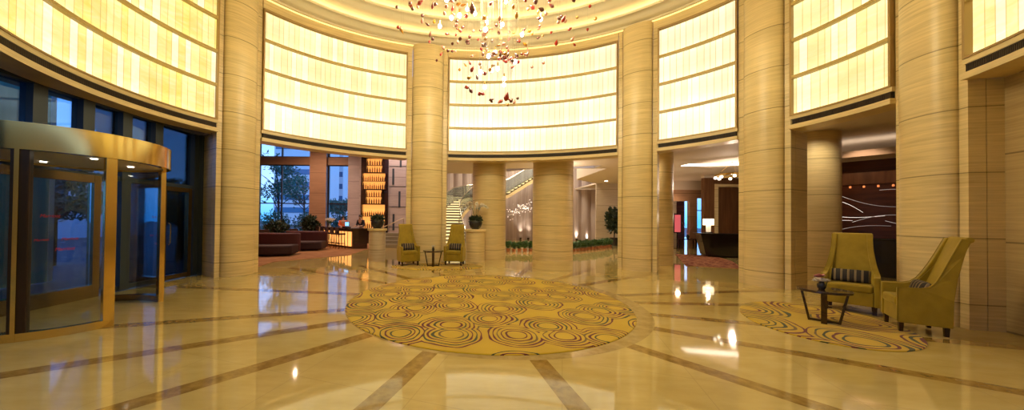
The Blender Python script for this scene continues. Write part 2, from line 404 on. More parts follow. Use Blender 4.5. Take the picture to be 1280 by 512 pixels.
# ------------------------------------------------------------------ rotunda: panels, columns, fascia, cornice, ceiling
PANELS = [  # a0, a1, material, label
    (159.7, 215, 'onyx_gold', 'backlit yellow onyx wall panel curving over the revolving door at far left'),
    (110.1, 149.4, 'onyx_mid', 'backlit onyx wall panel above the bar, between the first two columns'),
    (50.5, 98.4, 'onyx_pale', 'widest backlit onyx wall panel, in the middle behind the chandelier'),
    (22.5, 40.7, 'onyx_pale', 'narrow backlit onyx wall panel above the lounge desk and lamp'),
    (-5.3, 12.2, 'onyx_gold2', 'backlit onyx wall panel above the red wood art wall'),
    (-46, -15.4, 'onyx_gold', 'backlit onyx wall panel cut off by the right edge of the picture'),
]
ROW = (Z_PAN1-Z_PAN0)/4
def onyx_panel(a0, a1, mtl, parent, z0=Z_PAN0, z1=Z_PAN1):
    for r in range(4):
        b = MB(); n = max(8, int(abs(a1-a0)/1.5)); uvl = b.bm.loops.layers.uv.new('UVMap')
        zz0 = z0+ROW*r+.028; zz1 = z0+ROW*(r+1)-.028
        prev = None
        for i in range(n+1):
            a = a0+(a1-a0)*i/n; x, y, _ = pol(a, RR+.05)
            cur = (b.bm.verts.new((x,y,zz0)), b.bm.verts.new((x,y,zz1)), 6.2*rad(a)+40)
            if prev:
                f = b.bm.faces.new([cur[0], prev[0], prev[1], cur[1]])
                for lp, uv in zip(f.loops, ((cur[2],r+.001),(prev[2],r+.001),(prev[2],r+.999),(cur[2],r+.999))): lp[uvl].uv = uv
            prev = cur
        b.norecalc = True
        b.build('onyx_pane', mtl, parent)
    for r in range(1, 4):
        z = z0+ROW*r
        MB().sector(a0, a1, RR-.03, RR+.06, z-.034, z+.034, max(8,int(abs(a1-a0)/1.5))).build('rib', M['rib'], parent)
    f = MB()
    for zz in (z0-.03, z1): f.sector(a0, a1, RR-.035, RR+.06, zz, zz+.03, max(8,int(abs(a1-a0)/1.5)))
    for aa in (a0, a1):
        da = .35 if aa == a0 else -.35
        f.sector(min(aa,aa+da), max(aa,aa+da), RR-.035, RR+.06, z0, z1, 1)
    f.build('frame', M['bronze_trim'], parent)
M['rib'] = mat('bronze_rib', (.50,.36,.12), .45)
M['bronze_trim'] = mat('bronze_trim', (.36,.23,.08), .4, .3)
for a0, a1, mk, lab in PANELS:
    t = thing('onyx_light_panel', lab, 'light panel', pol((a0+a1)/2, RR, Z_PAN0), 0, 'backlit onyx panels around the rotunda')
    onyx_panel(a0+.12, a1-.12, M[mk], t)
    for ch in t.children: ch.matrix_parent_inverse = Matrix.Translation(-Vector(t.location))
# rear of the ring (behind the camera) closes the drum
b = MB(); b.sector(215, 314, RR, RR+.25, Z_PAN0, Z_COR, 40); struct(b, 'wall_rear', M['stone_band'])
for a0, a1, in ((220, 260), (270, 310)):
    b = MB(); uvl = b.bm.loops.layers.uv.new('UVMap'); prev = None; b.norecalc = True
    for i in range(25):
        a = a0+(a1-a0)*i/24; x, y, _ = pol(a, RR-.02)
        cur = (b.bm.verts.new((x,y,Z_PAN0)), b.bm.verts.new((x,y,Z_PAN1)), 6.2*rad(a)+40)
        if prev:
            f = b.bm.faces.new([cur[0], prev[0], prev[1], cur[1]])
            for lp, uv in zip(f.loops, ((cur[2],.001),(prev[2],.001),(prev[2],3.999),(cur[2],3.999))): lp[uvl].uv = uv
        prev = cur
    struct(b, 'wall_rear', M['onyx_rear'])

# upper stone band over the panels, and solid wall behind
BAYS = [(a0, a1) for a0, a1, _, _ in PANELS]
b = MB(); b2 = MB()
for a0, a1 in BAYS: b.sector(a0, a1, RR, RR+.3, Z_PAN1+.03, Z_COR, 40); b2.sector(a0, a1, RR+.08, RR+.3, Z_PAN0-.05, Z_PAN1+.05, 40)
struct(b, 'wall_upper', M['stone_band']); struct(b2, 'wall_backing', M['stone_band'])
b = MB(); b.sector(215, 314, RR+.26, RR+.3, Z_PAN0-.05, Z_PAN1+.05, 60); struct(b, 'wall_backing', M['stone_band'])
# fascia below the panels: stone bands above and below a recessed vent
b = MB()
for a0, a1 in BAYS+[(215, 314)]:
    b.sector(a0, a1, RR-.02, RR+.4, 3.822, 3.90, 50)
    b.sector(a0, a1, RR-.05, RR+.4, Z_LIP, 3.695, 50)
    b.sector(a0, a1, RR+.06, RR+.4, 3.695, 3.822, 50)
struct(b, 'trim_fascia', M['stone_band'])
VENTS = ['left sweep above the revolving door', 'arc above the bar', 'arc above the staircase', 'arc above the lounge desk', 'arc above the red wood art wall', 'arc at the right edge']
for (a0, a1, mk, lab), vl in zip(PANELS, VENTS):
    b = MB(); b.mi = 0
    b.sector(a0+.3, a1-.3, RR+.03, RR+.055, 3.698, 3.819, max(8,int(abs(a1-a0)/1.5))); b.mi = 1
    step = .028/RR*180/PI; a = a0+.4
    while a < a1-.4:
        b.sector(a, a+step*.36, RR-.012, RR+.03, 3.699, 3.818, 1); a += step
    b.mi = 1
    for z in (3.697, 3.81): b.sector(a0+.3, a1-.3, RR-.016, RR+.03, z, z+.01, max(8,int(abs(a1-a0)/1.5)))
    o = b.build('air_vent', [M['vent_in'], M['vent']])
    tag(o, 'dark slatted air vent in the stone ledge, '+vl, 'vent', 'vents under the onyx panels')

COLS = [  # a0, a1, label, outward depth below the ledge
    (149.4, 159.7, 'tall travertine column between the revolving door and the bar', .73),
    (98.4, 110.1, 'tall travertine column behind the far pair of armchairs', .6),
    (40.7, 50.5, 'tall travertine column right of the carpet, beside the potted hedge', .6),
    (12.2, 22.5, 'tall travertine column between the lounge desk and the red wood wall', .64),
    (-15.4, -5.3, 'tall travertine column right behind the rightmost armchair', .37),
]
for a0, a1, lab, dep in COLS:
    am = (a0+a1)/2; t = thing('stone_column', lab, 'column', pol(am, RR+.1), nrm_ang(am), 'travertine columns carrying the rotunda', kind='thing')
    half = (Vector(pol(a0,RR))-Vector(pol(a1,RR))).length/2; sh = half*.76
    # local frame: -x faces the centre of the hall
    b = MB(); pts = []
    for i in range(33):
        th = PI/2 + PI*i/32; pts.append((-.10+sh*.50*math.cos(th), sh*math.sin(th)))
    b.prism(pts+[(.1,-sh),(.1,sh)], 0, Z_COR-.005); b.build('shaft', M['stone'], t, smooth=40)
    b = MB(); b.prism([(-.09,-half),(-.09,-sh-.012),(.1,-sh-.012),(.1,-half)], 0, Z_COR-.005); b.build('pilaster', M['stone'], t)
    b = MB(); b.prism([(-.09,sh+.012),(-.09,half),(.1,half),(.1,sh+.012)], 0, Z_COR-.005); b.build('pilaster', M['stone'], t)
    b = MB(); b.box((.11+.2,0,Z_COR/2), (.4,half*2-.02,Z_COR-.01)) if False else b.prism([(.11,-half),(dep,-half),(dep,half),(.11,half)], 0, Z_LIP-.004); b.build('pier', M['stone'], t)
# free-standing round pillars just outside the ring
def pillar(x, y, r, h, lab, name='round_pillar'):
    b = MB(); b.lathe([(r,0),(r,h)], (0,0,0), 48); o = b.build(name, M['stone'], loc=(x,y,0), smooth=40)
    return tag(o, lab, 'pillar', 'round stone pillars outside the ring', 'thing')
pillar(1.15, 12.62, .66, Z_AISLE-.01, 'round stone pillar behind the orchid pedestal, right of the stair')
pillar(3.62, 12.4, .76, Z_AISLE-.01, 'broad round stone pillar standing between two beds of potted shrubs')
pillar(9.7, 8.81, .6, Z_AISLE-.01, 'round stone pillar behind the small flower table on the right')
pillar(7.0, 11.45, .6, Z_AISLE-.01, 'round stone pillar just right of the tall column beside the potted hedge')

# cornice and stepped dome
b = MB(); b.sector(-180, 180, RR-.10, RR+.3, Z_COR, Z_COR+.07, 160); struct(b, 'trim_cornice', M['plaster'])
b = MB(); b.sector(-180, 180, RR-.04, RR+.0, Z_COR-.022, Z_COR-.002, 160); o = struct(b, 'trim_cornice_light', M['led_soft'] if 'led_soft' in M else mat('cornice_glow', (1,.8,.4), .5, emit=(1,.78,.3), es=1.1))
prof = [(RR+.28, Z_COR+.06)]
r, z = RR-.08, Z_COR+.06
prof.append((r, z))
LEDS = []
for i, wdt in enumerate((.68, .68, .68, .7, .7, .75)):
    prof += [(r-wdt*.26, z+.004), (r-wdt*.36, z+.03), (r-wdt*.44, z+.085), (r-wdt*.52, z+.115), (r-wdt*.66, z+.115), (r-wdt*.78, z+.09), (r-wdt*.84, z+.085), (r-wdt*.84, z+.145), (r-wdt*.58, z+.15), (r-wdt*.58, z+.25), (r-wdt*.70, z+.285)]
    LEDS.append((r-wdt*.65, z+.155))
    r, z = r-wdt*1.0, z+.29
    prof.append((r, z))
prof += [(1.2, z+.02), (0.001, z+.02)]
def oval(r, z, n=160): return [(CX+OA*r/RR*math.cos(2*PI*i/n), CY+OB*r/RR*math.sin(2*PI*i/n), z) for i in range(n)]
b = MB(); b.loft([oval(r_, z_) for r_, z_ in prof], cap=False); b.norecalc = True; struct(b, 'ceiling_dome', M['plaster'], smooth=50)
for rr_, zz_ in LEDS:
    b = MB(); b.loft([oval(q, zz_+.02*(k_ > 1), 120) for k_, q in enumerate((rr_-.025, rr_+.025, rr_+.025, rr_-.025, rr_-.025))], cap=False); struct(b, 'trim_cove_light', M['led'])
b = MB(); b.loft([oval(RR+.4, z+.3), oval(.01, z+.3)], cap=False); b.norecalc = True; struct(b, 'ceiling_slab', M['plaster'])

def adopt(t):
    """children modelled in world coordinates keep their place under their thing"""
    mw = (Matrix.Translation(t.location) @ t.rotation_euler.to_matrix().to_4x4()).inverted()
    for ch in t.children: ch.matrix_parent_inverse = mw
def plan_box(mb, p, q, th, z0, z1, side=1):
    """wall slab from p to q, thickness th to the left (side=1) or right"""
    d = Vector((q[0]-p[0], q[1]-p[1])); n = Vector((-d.y, d.x)).normalized()*th*side
    return mb.prism([p, q, (q[0]+n.x, q[1]+n.y), (p[0]+n.x, p[1]+n.y)], z0, z1)

# ------------------------------------------------------------------ outer shell
ZA = Z_AISLE
b = MB(); b.sector(-48, 104, RR+.3, RR+3.9, ZA, ZA+.1, 80); b.sector(150, 320, RR+.3, RR+2.0, ZA, ZA+.1, 80)
b.prism([(-1.2,14.5),(1.3,14.5),(1.3,16.7),(-1.2,16.7)], ZA+.002, ZA+.102); b.prism([(6.2,12.2),(9,5),(12,0),(24,0),(24,30),(9,30),(9,20.6),(6.95,18.6),(6.9,14.7),(6.2,14.7)], ZA+.002, ZA+.102); struct(b, 'ceiling_aisle', M['aisle_plaster'])
b = MB(); b.prism([(-15.4,22.5),(-6.5,8.6),(-4.9,9.6),(-3.2,13.6),(-1.2,13.8),(-1.2,26),(-15.4,26)], 7.6, 7.7); struct(b, 'ceiling_bar', M['aisle_plaster'])
b = MB(); b.prism([(-1.2,12.6),(12,12.6),(12,26),(-1.2,26)], 8.0, 8.1); struct(b, 'ceiling_stairwell', M['aisle_plaster'])
b = MB(); plan_box(b, (1.35,16.7), (-1.2,16.7), .12, ZA, 8.1, -1); plan_box(b, (3.6,14.75), (1.35,16.7), .12, ZA, 8.1, -1); plan_box(b, (6.9,14.6), (3.6,14.75), .12, ZA, 8.1, -1); plan_box(b, (6.95,18.6), (6.9,14.6), .12, ZA, 8.1, -1); plan_box(b, (9.0,20.6), (6.95,18.6), .12, ZA, 8.1, -1); struct(b, 'wall_stairwell', M['aisle_plaster'])
b = MB(); plan_box(b, (-6.75,8.5), (-14.5,22.3), .15, 0, 7.6, 1); struct(b, 'wall_left', M['stone_brown'])
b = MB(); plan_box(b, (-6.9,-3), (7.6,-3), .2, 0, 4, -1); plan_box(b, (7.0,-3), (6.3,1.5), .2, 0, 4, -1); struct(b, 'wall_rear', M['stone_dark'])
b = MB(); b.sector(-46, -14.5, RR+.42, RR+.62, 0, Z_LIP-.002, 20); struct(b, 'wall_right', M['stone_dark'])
# bar hall back wall: brown column between two windows, pale pier, transom beam
WY = 22.0
b = MB(); b.prism([(-10.4,WY-.25),(-9.25,WY-.25),(-9.25,WY+.4),(-10.4,WY+.4)], 0, 7.6)
b.prism([(-15,WY),(-7.1,WY),(-7.1,WY+.35),(-15,WY+.35)], 5.2, 5.74); b.prism([(-15,WY),(-7.1,WY),(-7.1,WY+.35),(-15,WY+.35)], 0, .4)
b.prism([(-14.9,WY),(-14.1,WY),(-14.1,WY+.35),(-14.9,WY+.35)], 0, 7.6)
struct(b, 'wall_bar', M['stone_brown'])
b = MB(); b.prism([(-7.8,WY-.1),(-6.1,WY-.1),(-6.1,WY+.35),(-7.8,WY+.35)], 0, 7.6); struct(b, 'wall_pier', M['stone_grey'])
for nm, x0, x1, mx in (('window_1', -14.1, -10.4, (-12.5,)), ('window_2', -9.25, -7.8, ())):
    f = MB()
    for x in (x0+.03, x1-.03)+tuple(mx): f.box((x, WY+.15, 3.95), (.08,.12,7.1))
    for z in (.43, 2.5, 5.18, 5.76, 7.5): f.box(((x0+x1)/2, WY+.15, z), (x1-x0, .1, .07))
    fr = struct(f, nm, M['dark_metal'])
    q = MB(); q.box(((x0+x1)/2, WY+.16, 3.95), (x1-x0, .012, 7.0)); q.build('pane', M['pane'], fr)
# grey stone wall behind the bottle tower, with joints and upright grooves
b = MB(); b.prism([(-6.25,19.5),(-2.6,19.5),(-2.6,19.8),(-6.25,19.8)], 0, 7.6); b.prism([(-2.6,19.5),(-2.4,19.5),(-1.6,26),(-1.9,26)], 0, 8.0)
struct(b, 'wall_bottles', M['stone_grey'])
b = MB()
for x, z in ((-4.1,1.1),(-3.75,2.5),(-4.15,3.9),(-3.7,5.0),(-3.2,1.3),(-3.0,3.7)): b.box((x,19.49,z+.2), (.12,.04,1.0))
for z in (1.0,2.25,3.5,4.75,6.0): b.box((-3.5,19.492,z), (1.78,.02,.03))
struct(b, 'trim_bottles', M['mullion'])
# fluted drape-like wall behind the stair and hedge
b = MB(); n = 520
row0, row1 = [], []
for i in range(n+1):
    s_ = 13.0*i/n; x, y = -2.0+s_, 25.2-.55*max(0, (s_-7)/6)**2; fl_ = .17*abs(math.sin(s_*PI/.72))
    row0.append(b.bm.verts.new((x, y-fl_, 0))); row1.append(b.bm.verts.new((x, y-fl_, 8.0)))
for i in range(n): b.face([row0[i], row0[i+1], row1[i+1], row1[i]])
b.norecalc = True; struct(b, 'wall_drape', M['drape'])
b = MB(); plan_box(b, (8.85,20.6), (13.4,19.6), .2, 0, ZA); struct(b, 'wall_back', M['stone_rose'])
# lounge: brown wall with narrow window, portal wall in dark wood
LY = 18.84
b = MB()
for x0, x1, z0, z1 in ((11.6,13.66,2.75,3.42),(13.66,14.1,0,3.42),(14.1,14.62,2.93,3.42),(14.62,16,0,3.42),(11.6,12.3,0,2.75)): b.prism([(x0,LY),(x1,LY),(x1,LY+.2),(x0,LY+.2)], z0, z1)
struct(b, 'wall_lounge', M['stone_brown'])
b = MB(); b.prism([(11,LY-.05),(16,LY-.05),(16,LY+.3),(11,LY+.3)], 3.42, ZA); struct(b, 'trim_bulkhead', M['aisle_plaster'])
f = MB()
for x in (14.13, 14.59): f.box((x,LY+.1,1.46), (.05,.1,2.92))
f.box((14.36,LY+.1,2.2), (.46,.08,.05))
fr = struct(f, 'window_3', M['dark_metal']); q = MB(); q.box((14.36,LY+.12,1.46), (.46,.012,2.9)); q.build('pane', M['pane'], fr)
PY = 16.5
b = MB(); b.prism([(12.72,PY),(13.26,PY),(13.26,PY+.2),(12.72,PY+.2)], 0, 3.82); b.prism([(13.26,PY),(21,PY),(21,PY+.2),(13.26,PY+.2)], 3.5, 3.82); b.prism([(12.72,PY+.2),(12.9,PY+.2),(12.9,LY),(12.72,LY)], 0, 3.82) if False else None
struct(b, 'wall_portal', M['wood_mid'])
b = MB(); b.prism([(12.72,PY),(21,PY),(21,PY+.2),(12.72,PY+.2)], 3.82, ZA); struct(b, 'trim_header', M['aisle_plaster'])
b = MB(); b.prism([(13.26,PY-.04),(13.44,PY-.04),(13.44,PY+.4),(13.26,PY+.4)], 0, 3.5); b.prism([(13.44,PY-.04),(21,PY-.04),(21,PY+.4),(13.44,PY+.4)], 3.36, 3.5); struct(b, 'trim_portal', M['stone'])
b = MB(); b.prism([(13.44,PY+.3),(21,PY+.3),(21,PY+.42),(13.44,PY+.42)], 0, 3.36)
struct(b, 'door_1', M['wood_mid'])
b = MB(); b.prism([(11.9,LY+.9),(14,LY+.9),(14,LY+1),(11.9,LY+1)], 0, 2.9); struct(b, 'wall_recess', M['wood_red'])
b = MB(); plan_box(b, pol(-14.5,RR+.6)[:2], (13.95,7.3), .15, 0, ZA, -1); plan_box(b, (16,LY+.1), (21.2,16.5), .15, 0, ZA, -1); plan_box(b, (11.6,LY+.1), (11.5,20.2), .15, 0, ZA, 1); plan_box(b, (11.2,20.2), (11.2,25), .15, 0, 8.0, 1); struct(b, 'wall_side', M['stone_brown'])
b = MB(); plan_box(b, (21,16.6), (21,4), .2, 0, 4, 1); plan_box(b, (13.9,7.3), (21,4.0), .2, 0, 4, -1) ; struct(b, 'wall_side', M['wood_red'])
# red wood art wall
AW0, AW1 = Vector((10.6,11.63)), Vector((13.9,7.37))
b = MB(); plan_box(b, AW0, AW1, .2, 0, 3.42); struct(b, 'wall_art', M['wood_red'])
ad = (AW1-AW0).normalized(); an = Vector((-ad.y, ad.x))             # towards the hall
if an.dot(Vector((-1,-1))) < 0: an = -an
def strip(mb, d0, th, z0, z1): 
    P_, Q_ = AW0+an*d0, AW1+an*d0; R_ = an*th
    return mb.prism([tuple(P_), tuple(Q_), tuple(Q_+R_), tuple(P_+R_)], z0, z1)
b = MB(); strip(b, .003, .08, 2.70, 3.06); struct(b, 'trim_art', M['wood_mid'])
b = MB(); strip(b, .75, .12, 3.44, 3.62); strip(b, .0, .75, 3.44, 3.48); struct(b, 'trim_art_cove', M['aisle_plaster'])
b = MB(); strip(b, .45, .22, 3.485, 3.51); struct(b, 'trim_art_light', M['ledw'])
# coffer light in the lounge ceiling
b = MB(); b.prism([(9.6,13.3),(14.5,12.3),(14.5,12.75),(9.6,13.75)], ZA-.03, ZA); o = b.build('ceiling_cove_light', M['ledw'])
tag(o, 'long glowing slot light in the lounge ceiling above the desk', 'ceiling light')
b = MB(); b.lathe([(.10,ZA),(.10,ZA-.03),(.07,ZA-.032),(.001,ZA-.032)], (8.85,19.2,0), 20); o = b.build('ceiling_spotlight', M['ledw'])
tag(o, 'small round recessed ceiling light above the potted hedge', 'ceiling light')

# ------------------------------------------------------------------ entrance glazing and revolving door
FX = -6.78
DC, DR = Vector((-5.72, 4.67)), 1.03
MY = [8.12, 7.1, 6.42, 5.75, 5.08, 4.41, 3.74, 3.07, 2.4, 1.6, .8, 0, -1.4, -2.9]
f = MB()
for y in MY:
    low = 0 if abs(y-DC.y) > 1.3 else 2.3
    f.box((FX-.11, y, (low+Z_LIP)/2), (.22, .18 if y < 8 else .14, Z_LIP-low))
f.box((FX-.1, 2.6, 2.24), (.12, 11.0, .1)); f.box((FX-.1, 7.1, .05), (.12, 2.0, .1)); f.box((FX-.1, .3, .05), (.12, 6.4, .1))
f.box((FX-.11, 2.8, 3.80), (.22, 11.6, .42)); f.box((FX-.05, 8.36, Z_LIP/2), (.3, .36, Z_LIP))
fr = struct(f, 'window_4', M['mullion'])
q = MB(); q.box((FX-.12, 2.6, 2.94), (.012, 11, 1.30)); q.build('pane', M['facade_pane'], fr)
for ya, yb in ((8.05, 5.95), (3.45, -3)):
    q = MB(); q.box((FX-.12, (ya+yb)/2, 1.15), (.012, abs(ya-yb)-.02, 2.1)); q.build('pane', M['facade_pane'], fr)
# bronze-framed fixed side door to the right of the drum
f = MB()
for y in (7.24, 7.92): f.box((FX-.03, y, 1.1), (.1, .09, 2.2))
for z in (2.15, .08): f.box((FX-.03, 7.58, z), (.1, .6, .1))
dr = struct(f, 'door_2', M['bronze']); h = MB(); h.tube([(FX+.04,7.32,.85),(FX+.08,7.32,.88),(FX+.08,7.32,1.32),(FX+.04,7.32,1.35)], .014); h.build('door_handle', M['gold'], dr)
# bronze-framed glass opening behind the drum
f = MB()
for y in (5.86, 3.5): f.box((FX-.0, y, 1.12), (.12, .11, 2.24))
f.box((FX, 4.68, 2.17), (.12, 2.26, .14)); f.box((FX, 4.68, .09), (.12, 2.26, .18)); f.box((FX-.02, 4.68, .205), (.16, 2.26, .05))
d3 = struct(f, 'door_3', M['bronze']); q = MB(); q.box((FX, 4.68, 1.17), (.012, 2.24, 1.9)); q.build('leaf_glass', M['facade_pane'], d3)

t = thing('revolving_door', 'brass and glass revolving door under a round brass canopy at the left', 'revolving door', (DC.x, DC.y, 0))
def dpt(a, r): return (DC.x+r*math.cos(rad(a)), DC.y+r*math.sin(rad(a)))
dc = (DC.x, DC.y); ZB, ZT = 2.28, 2.60
b = MB(); b.sector(-180, 180, DR-.06, DR+.03, ZB, ZT, 96, dc); b.sector(-180,180, DR-.02, DR+.035, ZT-.012, ZT+.004, 96, dc); b.build('canopy_band', M['gold'], t, smooth=40)
b = MB(); b.lathe([(DR-.06,ZB+.03),(.001,ZB+.03)], (*dc,0), 64, cap=False); b.norecalc = True; b.build('canopy_ceiling', M['aisle_plaster'], t)
b = MB(); b.lathe([(DR-.02,ZT-.01),(.001,ZT+.02)], (*dc,0), 64, cap=False); b.norecalc = True; b.build('canopy_roof', M['dark_metal'], t)
for a, r in ((170,.6),(-20,.55),(60,.6)):
    b = MB(); x, y = dpt(a, r); b.lathe([(.035,ZB+.03),(.035,ZB+.018),(.001,ZB+.016)], (x,y,0), 16); b.build('downlight', M['uplight'], t)
for a, mk in ((-21,'gold'),(64,'gold'),(116,'dark_metal'),(196,'gold'),(244,'dark_metal')):
    b = MB(); x, y = dpt(a, DR-.01); b.box((x,y,ZB/2), (.07,.115,ZB), rad(a)); b.build('post', M[mk], t, bevel=.006)
b = MB(); x, y = dpt(-62, DR-.02); b.box((x,y,ZB/2), (.08,.15,ZB), rad(-62)); po = b.build('post', M['dark_metal'], t, bevel=.006)
b = MB(); x, y = dpt(-63, DR+.027); b.box((x,y,ZB/2), (.012,.04,ZB), rad(-63)); b.build('brass_strip', M['gold'], po)
for a0, a1 in ((-62,-21),(-116,-62),(196,244),(64,116)):
    b = MB(); b.sector(a0+2.5, a1-2.5, DR-.012, DR, .1, ZB, 16, dc); b.build('curved_glass', M['glass'], t, smooth=40)
    b = MB(); b.sector(a0, a1, DR-.05, DR+.03, 0, .10, 16, dc); b.build('base_rail', M['gold'] if a1 < 60 else M['bronze'], t, smooth=40)
adopt(t)
# red lettering on the glass behind the drum
def lettering(txt, pos, size, parent, shear=.25):
    cu = bpy.data.curves.new('lettering', 'FONT'); cu.body = txt; cu.size = size; cu.shear = shear; cu.extrude = .002; cu.align_x = 'CENTER'
    o = bpy.data.objects.new('lettering', cu); COL.objects.link(o); cu.materials.append(M['red_letter'])
    o.matrix_world = Matrix.Translation(pos) @ Matrix.Rotation(PI/2, 4, 'Z') @ Matrix.Rotation(PI/2, 4, 'X')
    o.parent = parent
for sl, z, sz in ((-1.300,1.49,.075),(-1.325,1.10,.055),(-1.235,1.10,.07),(-1.25,.93,.08)):
    lettering('Marriott', (FX+.02, FX/sl, z-sz*.35), sz, d3)

b = MB(); b.prism([(-11.6,-8),(-7.0,-8),(-7.0,5.2),(-11.6,5.2)], 3.85, 4.1); struct(b, 'ceiling_shade', M['stone_grey'])  # slab added outside to shade the view through the entrance glass
for y in (-2.0, 4.8):
    b = MB(); b.lathe([(.22,-.03),(.22,3.85)], (-11.2,y,0), 20); struct(b, 'trim_shade_post', M['mullion'])  # posts under the added shading slab
# teal glass screen outside and the street beyond
b = MB(); b.prism([(-9.36,5.9),(-9.30,5.9),(-9.27,7.15),(-9.33,7.15)], 0, 4.2); o = b.build('glass_screen', M['teal_glass']); tag(o, 'teal glass screen standing outside the revolving door', 'screen')
for q in ((-9.33,5.9),(-9.30,7.17)):
    f = MB(); f.box((q[0],q[1],2.1), (.09,.09,4.2)); f.build('frame_post', M['white_metal'], o)
b = MB(); b.norecalc = True
for q in (((-120,-60),(-6.7,-60),(-6.7,8.4),(-120,8.4)), ((-120,8.4),(-6.7,8.4),(-14.6,22.4),(-14.9,140),(-120,140)), ((-14.9,26.2),(60,26.2),(60,140),(-14.9,140))):
    b.face([b.bm.verts.new((x,y,-.03)) for x, y in q])
struct(b, 'ground_outside', M['paving'])

def tree(lab, x, y, h, cr, n, size, seed, group, name='street_tree', tr=.12, mtl='leaf_out'):
    rr = random.Random(seed); t = thing(name, lab, 'tree', (x,y,-.03), 0, group)
    b = MB(); top = h*.55
    b.tube([(0,0,0),(.05*h*.3,0,top*.5),(0,.02*h,top),(-.03*h,0,h*.85)], tr, 8, tr*.35)
    for i in range(9):
        a = rr.uniform(0,2*PI); z = top*rr.uniform(.6,1.15)
        b.tube([(0,0,z),(math.cos(a)*cr*.4,math.sin(a)*cr*.4,z+h*.13),(math.cos(a)*cr*.85,math.sin(a)*cr*.85,z+h*.22)], tr*.35, 5, tr*.1)
    b.build('trunk', M['bark'], t)
    b = MB(); b.norecalc = True
    for i in range(11):
        a = rr.uniform(0,2*PI); q = cr*rr.uniform(.15,.8)
        b.foliage((math.cos(a)*q, math.sin(a)*q, h*rr.uniform(.5,.9)), (cr*.42,cr*.42,h*.13), n//11, size, rr.random(), .2)
    b.build('crown', M[mtl], t); return t
tree('leafy street tree behind the left bar window, beside its dark mullion', -15.9, 27.5, 7.0, 2.4, 1300, .30, 1, 'trees outside')
tree('leafy street tree in front of the pale tower', -16.6, 33.5, 6.4, 2.0, 900, .34, 2, 'trees outside')
tree('leafy tree behind the narrow right bar window', -13.4, 36, 3.7, 2.0, 1900, .34, 3, 'trees outside')
tree('dark tree outside the side door, right of the revolving door', -10.0, 11.3, 2.9, 1.1, 2400, .17, 4, 'trees outside')
tree('dark tree outside the glazing above the revolving door', -12.4, 9.6, 3.3, 1.5, 1800, .22, 5, 'trees outside')
tree('slim dark tree seen through the middle of the revolving door', -11.3, 7.6, 2.6, 1.2, 1800, .18, 6, 'trees outside')
for i, (x, y, r, lab) in enumerate(((-14.4,24.6,1.1,'rounded shrub outside the left bar window, at its left edge'),(-11.8,24.8,1.1,'rounded shrub outside the left bar window, right of its mullion'),(-9.3,25,1.0,'rounded shrub outside the narrow right bar window'))):
    b = MB(); b.norecalc = True; b.foliage((0,0,r*.9), (r*1.1,r*1.1,r), 1200, .22, 30+i, .5); o = b.build('garden_shrub', M['leaf_out'], loc=(x,y,-.02)); tag(o, lab, 'shrub', 'shrubs outside the bar')
def tower(lab, x0, x1, y, h, fl_h, seed, name='office_tower'):
    t = thing(name, lab, 'building', ((x0+x1)/2, y, -.03))
    b = MB(); b.box((0,5,h/2), (x1-x0,10,h)); b.build('wall', M['tower'], t)
    n = int(h/fl_h); w = (x1-x0)
    for i in range(1, n):
        g = MB(); g.box((0,-.02,i*fl_h+.4), (w*.94,.12,fl_h*.42)); g.build('window_band', M['tower_glass'], t)
    p = MB(); p.box((0,5,h+.3), (w+.6,10.6,.6)); p.build('roof', M['tower'], t); return t
tower('pale striped apartment tower behind the left bar window', -42.5, -31.5, 72, 42, 2.9, 1)
tower('pale striped tower behind the narrow right bar window', -35.4, -31.2, 84, 30, 3.2, 2)
tower('low grey building seen through the revolving door', -44, -26, 16, 6.0, 2.6, 3, 'street_building')

# ------------------------------------------------------------------ bar
def bar():
    t = thing('bar_counter', 'dark bar counter with glowing amber front', 'bar counter', (-6.1,16.7,0))
    P0, P1, P2, P3 = (-5.25,15.55), (-4.57,15.63), (-6.95,17.85), (-7.58,17.68)
    b = MB(); b.prism([P0,P1,P2,P3], .013, .96); b.build('body', M['wood_dark'], t)
    def off(p, d): return (p[0]+d[0], p[1]+d[1])
    b = MB(); b.prism([off(P0,(-.18,-.12)),off(P1,(.08,-.1)),off(P2,(.06,.06)),off(P3,(-.2,-.08))], .96, 1.02); b.build('worktop', M['wood_dark'], t)
    d = (Vector(P3)-Vector(P0)).normalized(); n = Vector((d.y,-d.x)); n = -n if n.dot(Vector((-1,-1))) < 0 else n
    A = Vector(P0)+d*.12+n*.012; B = Vector(P3)-d*.05+n*.012
    b = MB(); plan_box(b, tuple(A), tuple(B), .02, .12, .84, 1 if Vector((-(B-A).y,(B-A).x)).dot(n) > 0 else -1); b.build('lit_front', M['glow_low'], t)
    b = MB()
    for k_ in range(1,9): q = A.lerp(B, k_/9); b.box((q.x+n.x*.025,q.y+n.y*.025,.48), (.03,.02,.72), math.atan2(d.y,d.x))
    b.build('divider', M['wood_dark'], t)
    adopt(t); return d, n, Vector(P0), Vector(P3)
bd, bn, bP0, bP3 = bar()
def stool():
    t = thing('bar_stool', 'x', 'bar stool', group='bar stools along the glowing counter')
    b = MB(); b.box((0,0,.72), (.36,.36,.08)); b.build('seat', M['wood_dark'], t, bevel=.02)
    b = MB(); b.box((0,-.17,.91), (.36,.05,.30)); b.build('backrest', M['wood_dark'], t, bevel=.015)
    for sx in (-1,1):
        for sy in (-1,1): b = MB(); b.tube([(sx*.13,sy*.13,.69),(sx*.17,sy*.17,0)], .017, 6, .012); b.build('leg', M['leg'], t)
    b = MB()
    for a, c in (((-.155,-.155,.25),(.155,-.155,.25)),((-.155,.155,.25),(.155,.155,.25)),((-.155,-.155,.25),(-.155,.155,.25)),((.155,-.155,.25),(.155,.155,.25))): b.tube([a,c], .01, 5)
    b.build('foot_rail', M['leg'], t); return t
